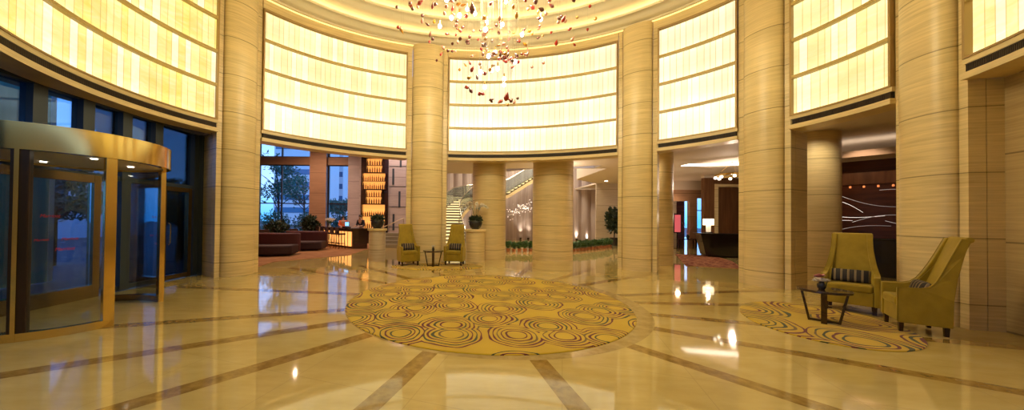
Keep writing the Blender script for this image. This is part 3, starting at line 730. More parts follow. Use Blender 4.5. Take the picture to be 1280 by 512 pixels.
s0 = stool(); ang = math.atan2(-bn.y, -bn.x) - PI/2
SL = ['dark bar stool nearest the black end of the bar counter', 'second dark bar stool from the black end of the counter', 'third dark bar stool from the black end of the counter', 'fourth dark bar stool from the black end of the counter', 'farthest dark bar stool, next to the red sofa']
for i in range(5):
    o = s0 if i == 0 else copy_tree(s0)
    q = bP0 + bd*(.45+i*.56) + bn*.42; o.location = (q.x,q.y,.0125); o.rotation_euler = (0,0,ang); o['label'] = SL[i]
# tower of back-lit bottle shelves
t = thing('bottle_shelf', 'tall stepped backlit shelf tower full of bottles behind the bar', 'shelf', (-5.25,19.3,0))
b = MB(); b.box((-.02,.13,3.0), (1.68,.08,6.0)); b.build('back_panel', M['wood_dark'], t)
BOT = []
for z0, z1, x0, x1 in ((.91,2.36,-.71,.70),(2.40,3.24,-.49,.49),(3.28,4.26,-.70,.70),(4.30,5.16,-.47,.51),(5.2,6.0,-.70,.60)):
    b = MB(); b.box(((x0+x1)/2,.08,(z0+z1)/2), (x1-x0,.02,z1-z0)); b.build('lit_back', M['glow'], t)
    b = MB()
    for s_ in (0,1): b.box((x0 if s_ == 0 else x1,-.04,(z0+z1)/2), (.025,.26,z1-z0))
    b.build('side_board', M['wood_dark'], t)
    for z in (z0, (z0+z1)/2, z1):
        b = MB(); b.box(((x0+x1)/2,-.04,z), (x1-x0,.26,.025)); b.build('shelf_board', M['wood_dark'], t)
    for z in (z0, (z0+z1)/2):
        n = int((x1-x0)/.125)
        for i in range(n): BOT.append((x0+.06+(x1-x0-.12)*i/(n-1), z+.0125, (z1-z0)/2))
M['bottle'] = mat('bottle_glass', (.16,.05,.01), .08, spec=.7, coat=.5)
M['bottle2'] = mat('amber_bottle', (.42,.17,.03), .08, spec=.7, coat=.5)
protos = []
for k_ in range(2):
    b = MB(); b.lathe([(.03,0),(.033,.01),(.033,.15),(.028,.185),(.012,.21),(.011,.25),(.014,.252),(.014,.268),(.001,.27)], (0,0,0), 10); o = b.build('liquor_bottle', M[('bottle','bottle2')[k_]], smooth=40)
    protos.append(o)
LB2 = ('small dark liquor bottle on the backlit bar shelves', 'small amber liquor bottle on the backlit bar shelves')
cnt = [0,0]
for i, (x, z, hh) in enumerate(BOT):
    k_ = random.randint(0,1); o = protos[k_] if cnt[k_] == 0 else protos[k_].copy()
    if cnt[k_]: COL.objects.link(o)
    cnt[k_] += 1; o.location = (-5.25+x, 19.3-.05, z); sc = random.uniform(.95,1.25)*min(1, hh/.40); o.scale = (1.25,1.25,sc*1.12)
    tag(o, LB2[k_], 'bottle', ('dark','amber')[k_]+' bottles on the backlit bar shelves')
# things on the counter
t = thing('cash_register', 'register with glowing blue screen on the bar counter', 'register', (-5.88,16.38,1.02), rad(-35))
b = MB(); b.box((0,0,.03), (.36,.3,.06)); b.build('base', M['black'], t, bevel=.01)
b = MB(); b.box((0,.05,.19), (.36,.03,.24)); s_ = b.build('screen', M['black'], t, bevel=.008)
b = MB(); b.box((0,.032,.19), (.32,.006,.2)); b.build('display', M['screen'], s_)

# ---- people behind the bar
def skin_mesh(name, chains, mtl, parent, sub=2):
    """chains: lists of (point, radius); chains joined where a point repeats"""
    verts, edges, rads, idx = [], [], [], {}
    for ch in chains:
        prev = None
        for p, r in ch:
            key = tuple(round(c, 4) for c in p)
            if key not in idx: idx[key] = len(verts); verts.append(p); rads.append(r)
            j = idx[key]
            if prev is not None: edges.append((prev, j))
            prev = j
    me = bpy.data.meshes.new(name); me.from_pydata(verts, edges, [])
    o = bpy.data.objects.new(name, me); COL.objects.link(o); o.parent = parent; me.materials.append(mtl)
    md = o.modifiers.new('skin', 'SKIN'); sv = me.skin_vertices[0].data if me.skin_vertices else None
    if sv is None:
        bm = bmesh.new(); bm.from_mesh(me); bm.verts.layers.skin.verify(); bm.to_mesh(me); bm.free(); sv = me.skin_vertices[0].data
    for v, r in zip(sv, rads): v.radius = (r, r) if not isinstance(r, tuple) else r
    sv[0].use_root = True
    sd = o.modifiers.new('smooth', 'SUBSURF'); sd.levels = sub; sd.render_levels = sub
    return o
def person(loc, rz, label, shirt, lean=0.0, H=1.66):
    """a figure standing behind the counter, forearms towards the counter; front is -Y"""
    t = thing('person', label, 'person', loc, rz)
    L, k_ = lean, H/1.70
    def q(x, y, z): return (x*k_, y*k_, z*k_)
    hip, sp1, ch, nk, hd, tp = q(0,0,.93), q(0,-.02-L*.2,1.12), q(0,-.03-L*.6,1.32), q(0,-.035-L*.85,1.47), q(0,-.055-L,1.575), q(0,-.045-L,1.655)
    chains = [[(hip,(.155,.11)),(sp1,(.125,.092)),(ch,(.145,.10)),(nk,.05),(hd,(.072,.088)),(tp,(.058,.068))], [(hd,(.072,.088)),(q(0,-.142-L,1.57),.015)]]
    for s_ in (-1,1):
        sh, el, wr, pm = q(s_*.18,-.03-L*.6,1.38), q(s_*.23,-.08-L*.5,1.12), q(s_*.15,-.30-L*.5,1.10), q(s_*.13,-.365-L*.5,1.095)
        chains.append([(ch,(.145,.10)),(sh,.06),(el,.042),(wr,.028),(pm,(.036,.018))])
        for dx, ln in ((-.027,.075),(-.009,.085),(.009,.08),(.027,.062)):
            a = (pm[0]+dx,pm[1]-.035,pm[2]); m_ = (pm[0]+dx*1.2,pm[1]-.035-ln*.55,pm[2]-.004); e = (pm[0]+dx*1.2,pm[1]-.035-ln,pm[2]-.022)
            chains.append([(pm,(.036,.018)),(a,.0095),(m_,.0088),(e,.008)])
        chains.append([(pm,(.036,.018)),((pm[0]-s_*.045,pm[1]-.005,pm[2]),.011),((pm[0]-s_*.06,pm[1]-.045,pm[2]-.008),.009)])
        chains.append([(hip,(.155,.11)),(q(s_*.10,0,.82),.09),(q(s_*.105,-.015,.49),.062),(q(s_*.105,.02,.10),.042),(q(s_*.115,-.12,.035),.035)])
    skin_mesh('body', chains, M['skin'], t)
    sh_ch = [[(hip,(.166,.122)),(sp1,(.14,.105)),(ch,(.16,.115)),(q(0,-.035-L*.75,1.425),.068)]]
    for s_ in (-1,1): sh_ch.append([(ch,(.16,.115)),(q(s_*.18,-.03-L*.6,1.38),.074),(q(s_*.228,-.075-L*.5,1.14),.058),(q(s_*.19,-.18-L*.5,1.11),.046)])
    skin_mesh('shirt', sh_ch, M[shirt], t)
    tr = [[(hip,(.162,.118)),(q(0,0,.86),(.15,.11))]]
    for s_ in (-1,1): tr.append([(q(0,0,.86),(.15,.11)),(q(s_*.10,0,.76),.098),(q(s_*.105,-.015,.49),.075),(q(s_*.105,.02,.10),.06)])
    skin_mesh('trousers', tr, M['dark_cloth'], t)
    c_ = q(0,-.028-L,1.625); b = MB(); b.blob(c_, (.09,.10,.085), 14, 9); b.build('hair', M['hair'], t, smooth=True)
    b = MB()
    for s_ in (-1,1): b.blob(q(s_*.03,-.135-L,1.595), (.010,.008,.007), 8, 6)
    b.build('eyes', M['hair'], t)
    return t
person((-6.75,18.25,0), rad(25), 'person in an orange top standing behind the bar counter', 'orange_cloth', .03, 1.64)
person((-5.33,17.2,0), rad(-20), 'person in dark clothes leaning forward behind the register', 'dark_cloth', .12, 1.70)

# ---- planters on pedestals
def pedestal(x, y, r, h, lab, lab_b, lab_p, orchid):
    t = thing('stone_pedestal', lab, 'pedestal', (x,y,0), group='round stone pedestals with planters')
    b = MB(); b.lathe([(r,0),(r,h-.09)], (0,0,0), 40); b.build('shaft', M['stone_rose'] if not orchid else M['stone'], t, smooth=40)
    b = MB(); b.lathe([(r,h-.09),(r+.05,h-.08),(r+.05,h),(.001,h)], (0,0,0), 40); b.build('top_slab', M['stone'], t, smooth=30)
    p = thing('potted_plant', lab_p, 'plant', (x,y,h), group='plants on the stone pedestals')
    b = MB(); b.lathe([(.12,0),(.19,.06),(.235,.18),(.22,.30),(.17,.37),(.15,.365),(.19,.29),(.001,.27)], (0,0,0), 28); b.build('bowl', M['black_bowl'], p, smooth=40)
    b = MB(); b.norecalc = True; b.foliage((0,0,.33), (.23,.23,.13), 500, .13, 5, .4); b.build('foliage', M['leafd'], p)
    if orchid:
        rr = random.Random(3)
        for k_ in range(7):
            a = k_*2*PI/7+.3; sp = .34+.14*rr.random(); z = .78+.2*rr.random()
            pts = [(0.03*math.cos(a),.03*math.sin(a),.33),(.12*math.cos(a),.12*math.sin(a),z*.85),(sp*.7*math.cos(a),sp*.7*math.sin(a),z),(sp*1.25*math.cos(a),sp*1.25*math.sin(a),z-.10)]
            b = MB(); b.tube(pts, .007, 5); st = b.build('stem', M['leafm'], p)
            b = MB(); b.norecalc = True
            for q in range(14):
                f_ = .45+.55*q/13; i0 = min(2, int(f_*3)); u = f_*3-i0
                c = Vector(pts[i0]).lerp(Vector(pts[min(3,i0+1)]), u)
                for j in range(5):
                    b.leaf(c, .075, rr, 1.5, 0)
            b.build('blossom', M['white'], st)
    return t
pedestal(.56, 11.50, .35, 1.16, 'stone pedestal carrying the white orchids, right of the far armchairs', '', 'white orchids arching out of a round black bowl', True)
pedestal(-2.95, 11.3, .29, 1.16, 'stone pedestal at the end of the bar, left of the far armchairs', '', 'round dark green plant in a black bowl, in front of the bottle shelves', False)

# ---- lounge furniture in the bar
b = MB(); b.prism([(-6.9,9.2),(-6.1,9.6),(-6.3,10.7),(-4.5,12.9),(-4.55,16.5),(-4.55,19.1),(-6.3,19.1),(-6.3,21.8),(-14.0,21.8)], .001, .012); o = b.build('lounge_carpet', M['lounge_carpet']); tag(o, 'brown fitted carpet covering the bar lounge floor', 'carpet')
def sofa(x, y, rz, w, lab, lab2=None):
    t = thing('curved_sofa', lab, 'sofa', (x,y,.012), rz, 'red curved sofas in the bar lounge')
    def bar_(name, y0, y1, z0, z1, mt, bow):
        b = MB(); n = 16; fr, bk = [], []
        for i in range(n+1):
            u = -1+2*i/n; k_ = bow*(1-u*u)
            fr.append((u*w/2, y0-k_)); bk.append((u*w/2, y1-k_*.6))
        b.prism(fr+bk[::-1], z0, z1); return b.build(name, mt, t, bevel=.06, seg=3, smooth=40)
    bar_('seat', -.55, .25, .06, .42, M['maroon'], .28)
    bar_('backrest', .22, .5, .10, .86, M['red_sofa'], .2)
    b = MB(); b.box((0,-.2,.03), (w*.8,.5,.06)); b.build('plinth', M['black'], t)
    return t
sofa(-7.68, 12.75, rad(8), 2.1, 'red curved sofa nearest the lobby, beside the first column')
sofa(-7.35, 14.95, rad(6), 1.9, 'red curved sofa in front of the bar stools')
t = thing('lounge_table', 'small dark lounge table with papers between the red sofas', 'table', (-8.3,13.95,.012))
b = MB(); b.lathe([(.55,.66),(.57,.68),(.57,.71),(.001,.712)], (0,0,0), 28); b.build('tabletop', M['wood_dark'], t)
b = MB(); b.lathe([(.28,0),(.28,.03),(.05,.05),(.05,.66)], (0,0,0), 20); b.build('stem', M['leg'], t)
for i, (dx, dy, rz, lab) in enumerate(((-.25,.0,.3,'pale open menu lying on the lounge table, left one'),(.22,.08,-.2,'pale open menu lying on the lounge table, right one'))):
    b = MB()
    for s_ in (-1,1): b.box((s_*.1,0,.008), (.2,.28,.008), mat4=Matrix.Rotation(s_*-.06,4,'Y'))
    o = b.build('menu', M['paper'], loc=(-8.3+dx,13.95+dy,.725)); o.rotation_euler = (0,0,rz); tag(o, lab, 'menu', 'menus on the lounge table')
def dark_chair(x, y, rz, lab):
    t = thing('lounge_chair', lab, 'chair', (x,y,.012), rz, 'dark chairs at the lounge table')
    b = MB(); b.box((0,0,.40), (.5,.5,.12)); b.build('seat', M['maroon'], t, bevel=.04)
    b = MB(); b.box((0,.24,.66), (.5,.09,.5)); b.build('backrest', M['wood_dark'], t, bevel=.03)
    for sx in (-1,1):
        for sy in (-1,1): b = MB(); b.tube([(sx*.2,sy*.2,.36),(sx*.22,sy*.22,0)], .02, 6); b.build('leg', M['leg'], t)
dark_chair(-9.4, 15.0, rad(10), 'dark lounge chair behind the table with menus, left one')
dark_chair(-8.9, 16.6, rad(-15), 'dark lounge chair behind the second red sofa')
def floor_plant(x, y, h, r, lab, seed):
    t = thing('potted_plant', lab, 'plant', (x,y,.012))
    b = MB(); b.lathe([(.20,0),(.26,.42),(.23,.42),(.2,.37),(.001,.37)], (0,0,0), 20); b.build('pot', M['black_bowl'], t)
    b = MB(); b.tube([(0,0,.3),(.02,0,h*.6)], .03, 6, .015); b.build('stem', M['bark'], t)
    b = MB(); b.norecalc = True; b.foliage((0,0,h*.72), (r,r,h*.28), 700, .3, seed, .15, .7); b.build('foliage', M['leafd'], t)
floor_plant(-8.25, 17.4, 1.52, .42, 'dark leafy potted plant beside the far end of the bar counter', 11)
floor_plant(-10.5, 18.2, 1.2, .65, 'broad dark potted plant behind the red sofa, against the bar window', 12)
t = thing('flower_vase', 'tall vase of pale flowers on the far end of the bar counter', 'vase', (-7.25,17.6,1.02))
b = MB(); b.lathe([(.07,0),(.075,.02),(.04,.10),(.045,.2),(.03,.2),(.001,.02)], (0,0,0), 18); b.build('vase', M['paper'], t, smooth=40)
b = MB(); b.norecalc = True; b.foliage((0,0,.38), (.26,.26,.09), 260, .11, 8, .3); b.build('blossom', M['white'], t)
b = MB(); b.norecalc = True; b.foliage((0,0,.28), (.18,.18,.08), 120, .12, 9, .3); b.build('foliage', M['leafm'], t)

# ------------------------------------------------------------------ staircase
t = thing('curved_staircase', 'curved staircase with lit steps and glass balustrade behind the pillars', 'staircase', (-1,16.5,0))
def poly(pts, u):
    u = max(0, min(.9999, u))*(len(pts)-1); i = int(u); f_ = u-i
    p0, p1, p2, p3 = (Vector(pts[max(0,min(len(pts)-1,j))]) for j in (i-1,i,i+1,i+2))
    return .5*((2*p1)+(p2-p0)*f_+(2*p0-5*p1+4*p2-p3)*f_*f_+(3*p1-p0-3*p2+p3)*f_**3)
RP = [(.25,15.7),(.05,17.0),(.0,18.5),(.75,20.2),(1.9,21.0),(3.3,21.5),(5.1,22.0),(6.9,22.3)]
LP = [(-2.3,13.0),(-1.9,15.6),(-1.45,18.0),(-.45,20.5),(.6,22.6),(3.0,23.2),(5.0,23.7),(6.8,24.0)]
ZP = [0,.75,1.6,2.6,3.0,3.3,4.45,5.5]
def u_of(z):
    for i in range(7):
        if z <= ZP[i+1]: return (i+(z-ZP[i])/(ZP[i+1]-ZP[i]))/7
    return 1
def z_of(u): i = min(6, int(u*7)); return ZP[i]+(ZP[i+1]-ZP[i])*(u*7-i)
NS = 34; RISE = .16
for i in range(NS):
    u0, u1 = u_of(i*RISE), u_of((i+1)*RISE)+.004
    a, b_, c, d = poly(RP,u0), poly(RP,u1), poly(LP,u1), poly(LP,u0)
    z = RISE*(i+1)
    m_ = MB(); m_.prism([a,b_,c,d], z-.045, z); st = m_.build('step', M['tread'], t)
    dirv = ((b_-a)+(c-d)); dirv = Vector((dirv.x,dirv.y)).normalized()*.03
    e0, e1 = a.lerp(d,.03)+dirv, d.lerp(a,.03)+dirv
    m_ = MB(); m_.prism([e0,e1,e1+dirv*.6,e0+dirv*.6], z-.115, z-.05); m_.build('step_light', M['step_led'], st)
for nm, PT in (('stringer', RP), ('stringer', LP)):
    m_ = MB(); rings = []
    for i in range(55):
        u = i/54; p = poly(PT,u); q = poly(PT,min(1,u+.01))-poly(PT,max(0,u-.01)); n_ = Vector((-q.y,q.x)).normalized()*.03; z = z_of(u)+.05
        zb = max(0.0, z-.34)
        rings.append([(p.x-n_.x,p.y-n_.y,zb),(p.x+n_.x,p.y+n_.y,zb),(p.x+n_.x,p.y+n_.y,max(zb+.02,z-.12)),(p.x-n_.x,p.y-n_.y,max(zb+.02,z-.12))])
    m_.loft(rings); m_.build(nm, M['stone'], t)
    m_ = MB(); rings = []
    for i in range(55):
        u = i/54; p = poly(PT,u); q = poly(PT,min(1,u+.01))-poly(PT,max(0,u-.01)); n_ = Vector((-q.y,q.x)).normalized()*.006; z = z_of(u)+.08
        rings.append([(p.x-n_.x,p.y-n_.y,z),(p.x+n_.x,p.y+n_.y,z),(p.x+n_.x,p.y+n_.y,z+.86),(p.x-n_.x,p.y-n_.y,z+.86)])
    m_.loft(rings); m_.build('balustrade_glass', M['glass'], t)
    m_ = MB(); m_.tube([(*poly(PT,i/54),z_of(i/54)+.98) for i in range(55)], .026, 8); m_.build('handrail', M['steel'], t)
m_ = MB(); rings = []
for i in range(55):
    u = i/54; a, d = poly(RP,u), poly(LP,u); z = max(.0, z_of(u)-.30)
    rings.append([(a.x,a.y,z),(d.x,d.y,z),(d.x,d.y,z+.03),(a.x,a.y,z+.03)])
m_.loft(rings); m_.build('soffit', M['aisle_plaster'], t)
adopt(t)
t = thing('side_steps', 'three pale low steps with a slanted handrail, left of the far armchairs', 'steps', (-3.75,16.6,0))
for i in range(4): m_ = MB(); m_.box((.1+i*.05,i*.3,.09+i*.18), (1.3,.34,.18)); m_.build('step', M['tread'], t)
m_ = MB(); m_.tube([(-.5,-.1,.95),(.6,1.0,1.55)], .025, 8); m_.tube([(-.5,-.1,0),(-.5,-.1,.95)], .02, 6); m_.tube([(.6,1.0,.7),(.6,1.0,1.55)], .02, 6); m_.build('handrail', M['steel'], t)

# sparkling branch chandelier under the stair
t = thing('branch_chandelier', 'sparkling silver branch chandelier hanging below the staircase', 'chandelier', (3.75,20.2,2.05))
rr = random.Random(4); tw = MB(); sp = []
for k_ in range(46):
    p = Vector((rr.uniform(-.75,.75), rr.uniform(-.5,.5), 0)); p.z = p.x*.36 + rr.gauss(0,.2)
    d = Vector((rr.gauss(0,1), rr.gauss(0,.6), rr.gauss(.5,.8))).normalized()*rr.uniform(.12,.32)
    tw.tube([p, p+d*.5+Vector((0,0,.03)), p+d], .004, 4, .002); sp.append(p+d)
for k_ in range(6): x = -.6+k_*.24; tw.tube([(x,0,x*.36),(x,0,1.6)], .004, 4)
tw.tube([(-.75,0,-.27),(.75,0,.27)], .012, 6); tw.build('branches', M['twig'], t)
b = MB()
for p in sp: b.blob(p, (.013,.013,.013), 6, 5)
b.build('sparkle_bulbs', M['spark'], t)['kind'] = 'stuff'

# ------------------------------------------------------------------ potted hedge with uplights
def shrub_proto():
    t = thing('potted_shrub', 'x', 'potted shrub', group='potted shrubs in a row behind the pillars')
    b = MB(); b.lathe([(.085,0),(.10,.11),(.11,.11),(.11,.135),(.09,.135),(.09,.11),(.001,.11)], (0,0,0), 14); b.build('pot', M['pot'], t)
    b = MB(); b.norecalc = True; b.foliage((0,0,.31), (.155,.155,.20), 340, .11, 21, .2); b.build('foliage', M['leafm'], t); return t
p0 = shrub_proto(); first = True; i = 0
rowA = [(2.05+.275*k_, 15.2+.03*k_) for k_ in range(7)]
rowB = [(5.35+.262*k_, 15.4+.19*k_+.0035*k_*k_) for k_ in range(14)]
for rw, lab in ((rowA, 'potted green shrub between the two round pillars'), (rowB, 'potted green shrub right of the broad round pillar')):
    for j, (x, y) in enumerate(rw):
        o = p0 if first else copy_tree(p0); first = False
        o.location = (x,y,0); o.rotation_euler = (0,0,random.uniform(0,6)); s_ = random.uniform(.92,1.1); o.scale = (s_,s_,s_)
        pl = ('leftmost','second','third','fourth','fifth','sixth','seventh','eighth','ninth','tenth','eleventh','twelfth','thirteenth','fourteenth','fifteenth','sixteenth')[j]
        o['label'] = pl+' '+lab+', from the left'
t = thing('potted_plant', 'tall dark potted tree at the right end of the potted shrub row', 'plant', (9.45,19.4,0))
b = MB(); b.lathe([(.2,0),(.27,.5),(.24,.5),(.001,.45)], (0,0,0), 20); b.build('pot', M['black_bowl'], t)
b = MB(); b.tube([(0,0,.4),(.03,0,1.3),(0,.02,2.0)], .035, 6, .015); b.build('stem', M['bark'], t)
b = MB(); b.norecalc = True; b.foliage((-.05,0,1.55), (.45,.45,.82), 1200, .28, 40, .15, .5); b.build('foliage', M['leafd'], t)
ULP = [(4.75,24.8),(5.35,24.8),(6.6,24.8),(9.1,24.7),(9.9,24.65),(0.2,24.8)]
ULL = ['left one between the round pillars','right one between the round pillars','hidden by the broad pillar','first right of the broad pillar','second right of the broad pillar','behind the staircase']
for (x, y), l_ in zip(ULP, ULL):
    t = thing('floor_uplight', 'small floor uplight washing the fluted wall, '+l_, 'uplight', (x,y,0), group='uplights at the fluted wall')
    b = MB(); b.lathe([(.08,0),(.09,.12),(.075,.14),(.07,.13),(.001,.12)], (0,0,0), 14); b.build('housing', M['dark_metal'], t)
    b = MB(); b.lathe([(.066,.128),(.001,.129)], (0,0,0), 14, cap=False); b.norecalc = True; b.build('lens', M['uplight'], t)

# ------------------------------------------------------------------ lounge on the right
b = MB(); b.prism([(7.75,10.85),(9.2,10.25),(10.5,12.2),(11.4,14.2),(10.0,14.7)], .0015, .014); o = b.build('patterned_rug', M['red_carpet']); tag(o, 'dark red patterned rug under the black desk', 'rug')
t = thing('reception_desk', 'black lacquered desk with slanted end carrying the lit lamp', 'desk', (12.05,13.55,.0145), rad(-21.8))
b = MB(); b.prism([(-1.35,-.35),(1.6,-.35),(1.6,.4),(-1.35,.4)], 0.06, .97, [(-1.55,-.42),(1.7,-.42),(1.7,.45),(-1.55,.45)]); b.build('body', M['black'], t, bevel=.015)
b = MB(); b.box((.08,.01,.995), (3.34,.95,.05)); b.build('worktop', M['black'], t, bevel=.012)
b = MB(); b.box((.1,.02,.03), (2.7,.6,.06)); b.build('plinth', M['black'], t)
t = thing('table_lamp', 'lit table lamp with white drum shade on the black desk', 'lamp', (11.0,14.02,1.035))
b = MB(); b.box((0,0,.02), (.22,.22,.04)); b.build('base', M['black'], t, bevel=.006)
b = MB(); b.box((0,0,.19), (.13,.13,.3)); b.build('stem', M['lampstem'] if 'lampstem' in M else M['steel'], t, bevel=.01)
b = MB(); b.lathe([(.20,.34),(.20,.62)], (0,0,0), 32, cap=False); b.norecalc = True; b.build('lamp_shade', M['lampshade'], t, smooth=True)
b = MB(); b.tube([(0,0,.34),(0,0,.6)], .01, 6); b.blob((0,0,.48), (.035,.035,.05), 10, 7); b.build('bulb', M['bulb'], t)
t = thing('sign_panel', 'upright glowing pink sign panel in the lounge doorway', 'sign', (12.35,18.0,0))
b = MB(); b.box((0,0,1.42), (.42,.06,1.1)); b.build('frame', M['black'], t)
b = MB(); b.box((0,-.034,1.42), (.34,.006,.98)); b.build('display', M['pinksign'], t)
b = MB(); b.tube([(0,0,.0),(0,0,.9)], .025, 8); b.box((0,0,.012), (.3,.25,.024)); b.build('stand', M['black'], t)
t = thing('console_table', 'low dark console table under the pink sign', 'table', (13.1,18.2,0))
b = MB(); b.box((0,0,.52), (.9,.3,.05)); b.build('tabletop', M['wood_dark'], t)
for sx in (-1,1):
    for sy in (-1,1): b = MB(); b.box((sx*.4,sy*.11,.25), (.05,.05,.5)); b.build('leg', M['wood_dark'], t)
t = thing('flower_arrangement', 'loose twig arrangement in a vase on the console table', 'flowers', (13.1,18.2,.545))
b = MB(); b.lathe([(.05,0),(.08,.1),(.05,.25),(.04,.25),(.001,.03)], (0,0,0), 16); b.build('vase', M['black_bowl'], t, smooth=40)
b = MB(); rr = random.Random(2)
for k_ in range(9): a = rr.uniform(0,6.3); q = rr.uniform(.1,.3); b.tube([(0,0,.15),(q*.4*math.cos(a),q*.4*math.sin(a),.5),(q*math.cos(a),q*math.sin(a),.8+rr.uniform(0,.3))], .006, 4)
b.build('twigs', M['amber_dot'] if False else M['pinkp'], t)
t = thing('ring_chandelier', 'small round ring chandelier with lit globes above the lounge desk', 'chandelier', (11.1,12.9,3.45))
b = MB(); b.sector(-180,180,.52,.57,-.05,.03,40,(0,0)); b.build('ring', M['gold'], t)
b = MB()
for a in (0,120,240): b.tube([(.54*math.cos(rad(a)),.54*math.sin(rad(a)),.03),(0,0,.50)], .006, 5)
b.lathe([(.09,.50),(.09,.55),(.001,.55)], (0,0,0), 16); b.build('hanger', M['gold'], t)
for k_ in range(8): a = k_*PI/4+.2; b = MB(); b.blob((.545*math.cos(a),.545*math.sin(a),-.10), (.055,.055,.055), 10, 7); b.build('globe', M['bulb_soft'], t, smooth=True)

# red wood art wall: lit branches and amber lamps
def wallpt(s_, z, off=.06): q = AW0+ad*s_+an*off; return Vector((q.x,q.y,z))
L_ = (AW1-AW0).length
for i in range(16):
    t_ = MB(); q = wallpt(.8+i*.26, 2.62, .13); t_.lathe([(.02,-.03),(.026,.0),(.018,.03),(.001,.035)], q, 10); o = t_.build('wall_lamp', M['amber_dot'])
    tag(o, 'small glowing amber lamp in the row along the red wood wall', 'lamp', 'amber lamps on the red wood wall')
rr = random.Random(9)
BR = [(1.9,2.25,2.6,1.85),(2.2,2.35,3.3,2.0),(2.9,2.5,3.8,2.25),(1.6,1.85,3.0,1.75),(2.4,1.55,3.4,1.75),(3.0,1.6,4.0,1.5),(1.5,1.35,2.4,1.6),(3.3,2.0,4.3,1.9),(1.9,1.2,3.1,1.45)]
t = thing('branch_artwork', 'artwork of lit silvery branches on the red wood wall', 'artwork', wallpt(2.7,1.4))
for k_, (s0_, z0, s1_, z1) in enumerate(BR):
    pts = []
    for i in range(9):
        u = i/8; pts.append(wallpt(s0_+(s1_-s0_)*u, z0+(z1-z0)*u+.10*math.sin(u*PI)*(-1 if k_ % 2 else 1), .08+.05*math.sin(u*5)))
    b = MB(); b.tube(pts, .0065, 5, .003); b.build('branch', M['twig'] if k_ % 3 else M['twig_lit'], t)
adopt(t)
t = thing('black_console', 'long black cabinet below the branch artwork', 'cabinet', wallpt(2.7,0,.35), math.atan2(ad.y,ad.x))
b = MB(); b.box((0,0,.55), (3.4,.45,1.0)); b.build('body', M['black'], t, bevel=.01)
b = MB(); b.box((0,0,1.07), (3.5,.5,.05)); b.build('worktop', M['black'], t, bevel=.008)
b = MB(); b.box((0,0,.025), (3.2,.38,.05)); b.build('plinth', M['black'], t)

# ------------------------------------------------------------------ armchairs
def armchair():
    t = thing('wing_armchair', 'x', 'armchair', group='mustard high-back armchairs')
    def ly(y, z): return y+(.12*((z-.5)/.85)**1.3 if z > .5 and y > 0 else 0)
    def hw(z):                                                      # outer half width at height z
        return .375 if z < .62 else .375-.105*(1-(1-min(1,(z-.62)/.72))**2.4)
    b = MB(); b.box((0,-.02,.245), (.60,.64,.23)); b.build('base', M['velvet'], t, bevel=.015)
    b = MB(); b.box((0,-.085,.415), (.585,.56,.13)); b.build('seat_cushion', M['velvet'], t, bevel=.04, seg=4, smooth=50)
    # side panels: arm that sweeps up into the wing
    top = [(-.36,.62),(-.2,.625),(-.05,.63),(.04,.655),(.11,.72),(.165,.82),(.22,.95),(.275,1.10),(.325,1.25),(.355,1.335)]
    back = [(.455,1.325),(.42,1.10),(.37,.80),(.335,.5),(.325,.13)]
    top = [(ly(y,z),z) for y, z in top]; back = [(ly(y,z),z) for y, z in back]
    prof = [(-.36,.13)]+top+back
    for s_ in (-1,1):
        b = MB(); o_, i_ = [], []
        for y, z in prof:
            w = hw(z); o_.append(b.bm.verts.new((s_*w,y,z))); i_.append(b.bm.verts.new((s_*(w-.072),y,z)))
        b.face(o_); b.face(i_[::-1]); n = len(o_)
        for i in range(n): j = (i+1) % n; b.face([o_[i],o_[j],i_[j],i_[i]])
        b.build('armrest', M['velvet'], t, bevel=.014, seg=3)
        b = MB(); b.tube([(s_*(hw(z)+.001),y-.004,z+.003) for y, z in [(-.362,.14),(-.362,.40)]+top], .006, 5); b.build('piping', M['velvet'], t)
    # back with rolled top
    fr = [(.17,.44),(.225,.70),(.285,.95),(.34,1.18),(.38,1.325),(.415,1.352),(.465,1.352),(.50,1.325),(.495,1.29),(.46,1.275)]
    bk = [(.425,1.12),(.375,.80),(.34,.5),(.33,.14),(.20,.14)]
    fr = [(ly(y,z),z) for y, z in fr]; bk = [(ly(y,z),z) for y, z in bk]
    b = MB(); A_, B_ = [], []
    for y, z in fr+bk:
        w = hw(min(z,1.33))-.004 if z > 1.26 else hw(z)-.02
        A_.append((-w,y,z)); B_.append((w,y,z))
    mid = [((0),y-(.012 if i < 5 else 0),z) for i, (y, z) in enumerate(fr+bk)]
    b.loft([A_, mid, B_]); b.build('backrest', M['velvet'], t, bevel=.012, seg=3, smooth=40)
    for sx, y in ((-.31,-.30),(.31,-.30),(-.29,.27),(.29,.27)):
        b = MB(); b.loft([[(sx+a*.026,y+c*.026,0) for a, c in ((-1,-1),(1,-1),(1,1),(-1,1))],[(sx+a*.034,y+c*.034,.135) for a, c in ((-1,-1),(1,-1),(1,1),(-1,1))]]); b.build('leg', M['leg'], t)
    return t
def pillow():
    b = MB(); n, m_ = 20, 28; rings = []
    for j in range(m_+1):
        u = -1+2*j/m_; e = (1-abs(u)**5)**.5 if abs(u) < 1 else 0; e = max(e, .04); ring = []
        for i in range(n):
            th = 2*PI*i/n; c, s_ = math.cos(th), math.sin(th)
            ring.append((u*.24, .062*math.copysign(abs(c)**.9,c)*(.35+.65*e)*e, .115*math.copysign(abs(s_)**.6,s_)*(.9+.1*e)))
        rings.append(ring)
    b.loft(rings); return b.build('lumbar_pillow', M['stripe'], smooth=True)
CH = [(6.78,5.50,216,'mustard high-back armchair behind the low flower table on the right'),
      (6.50,4.52,140,'mustard high-back armchair seen from its side, nearest the right edge'),
      (-1.68,10.33,-62,'mustard high-back armchair left of the small far table'),
      (-.16,10.50,-104,'mustard high-back armchair right of the small far table')]
c0 = armchair(); pl0 = pillow()
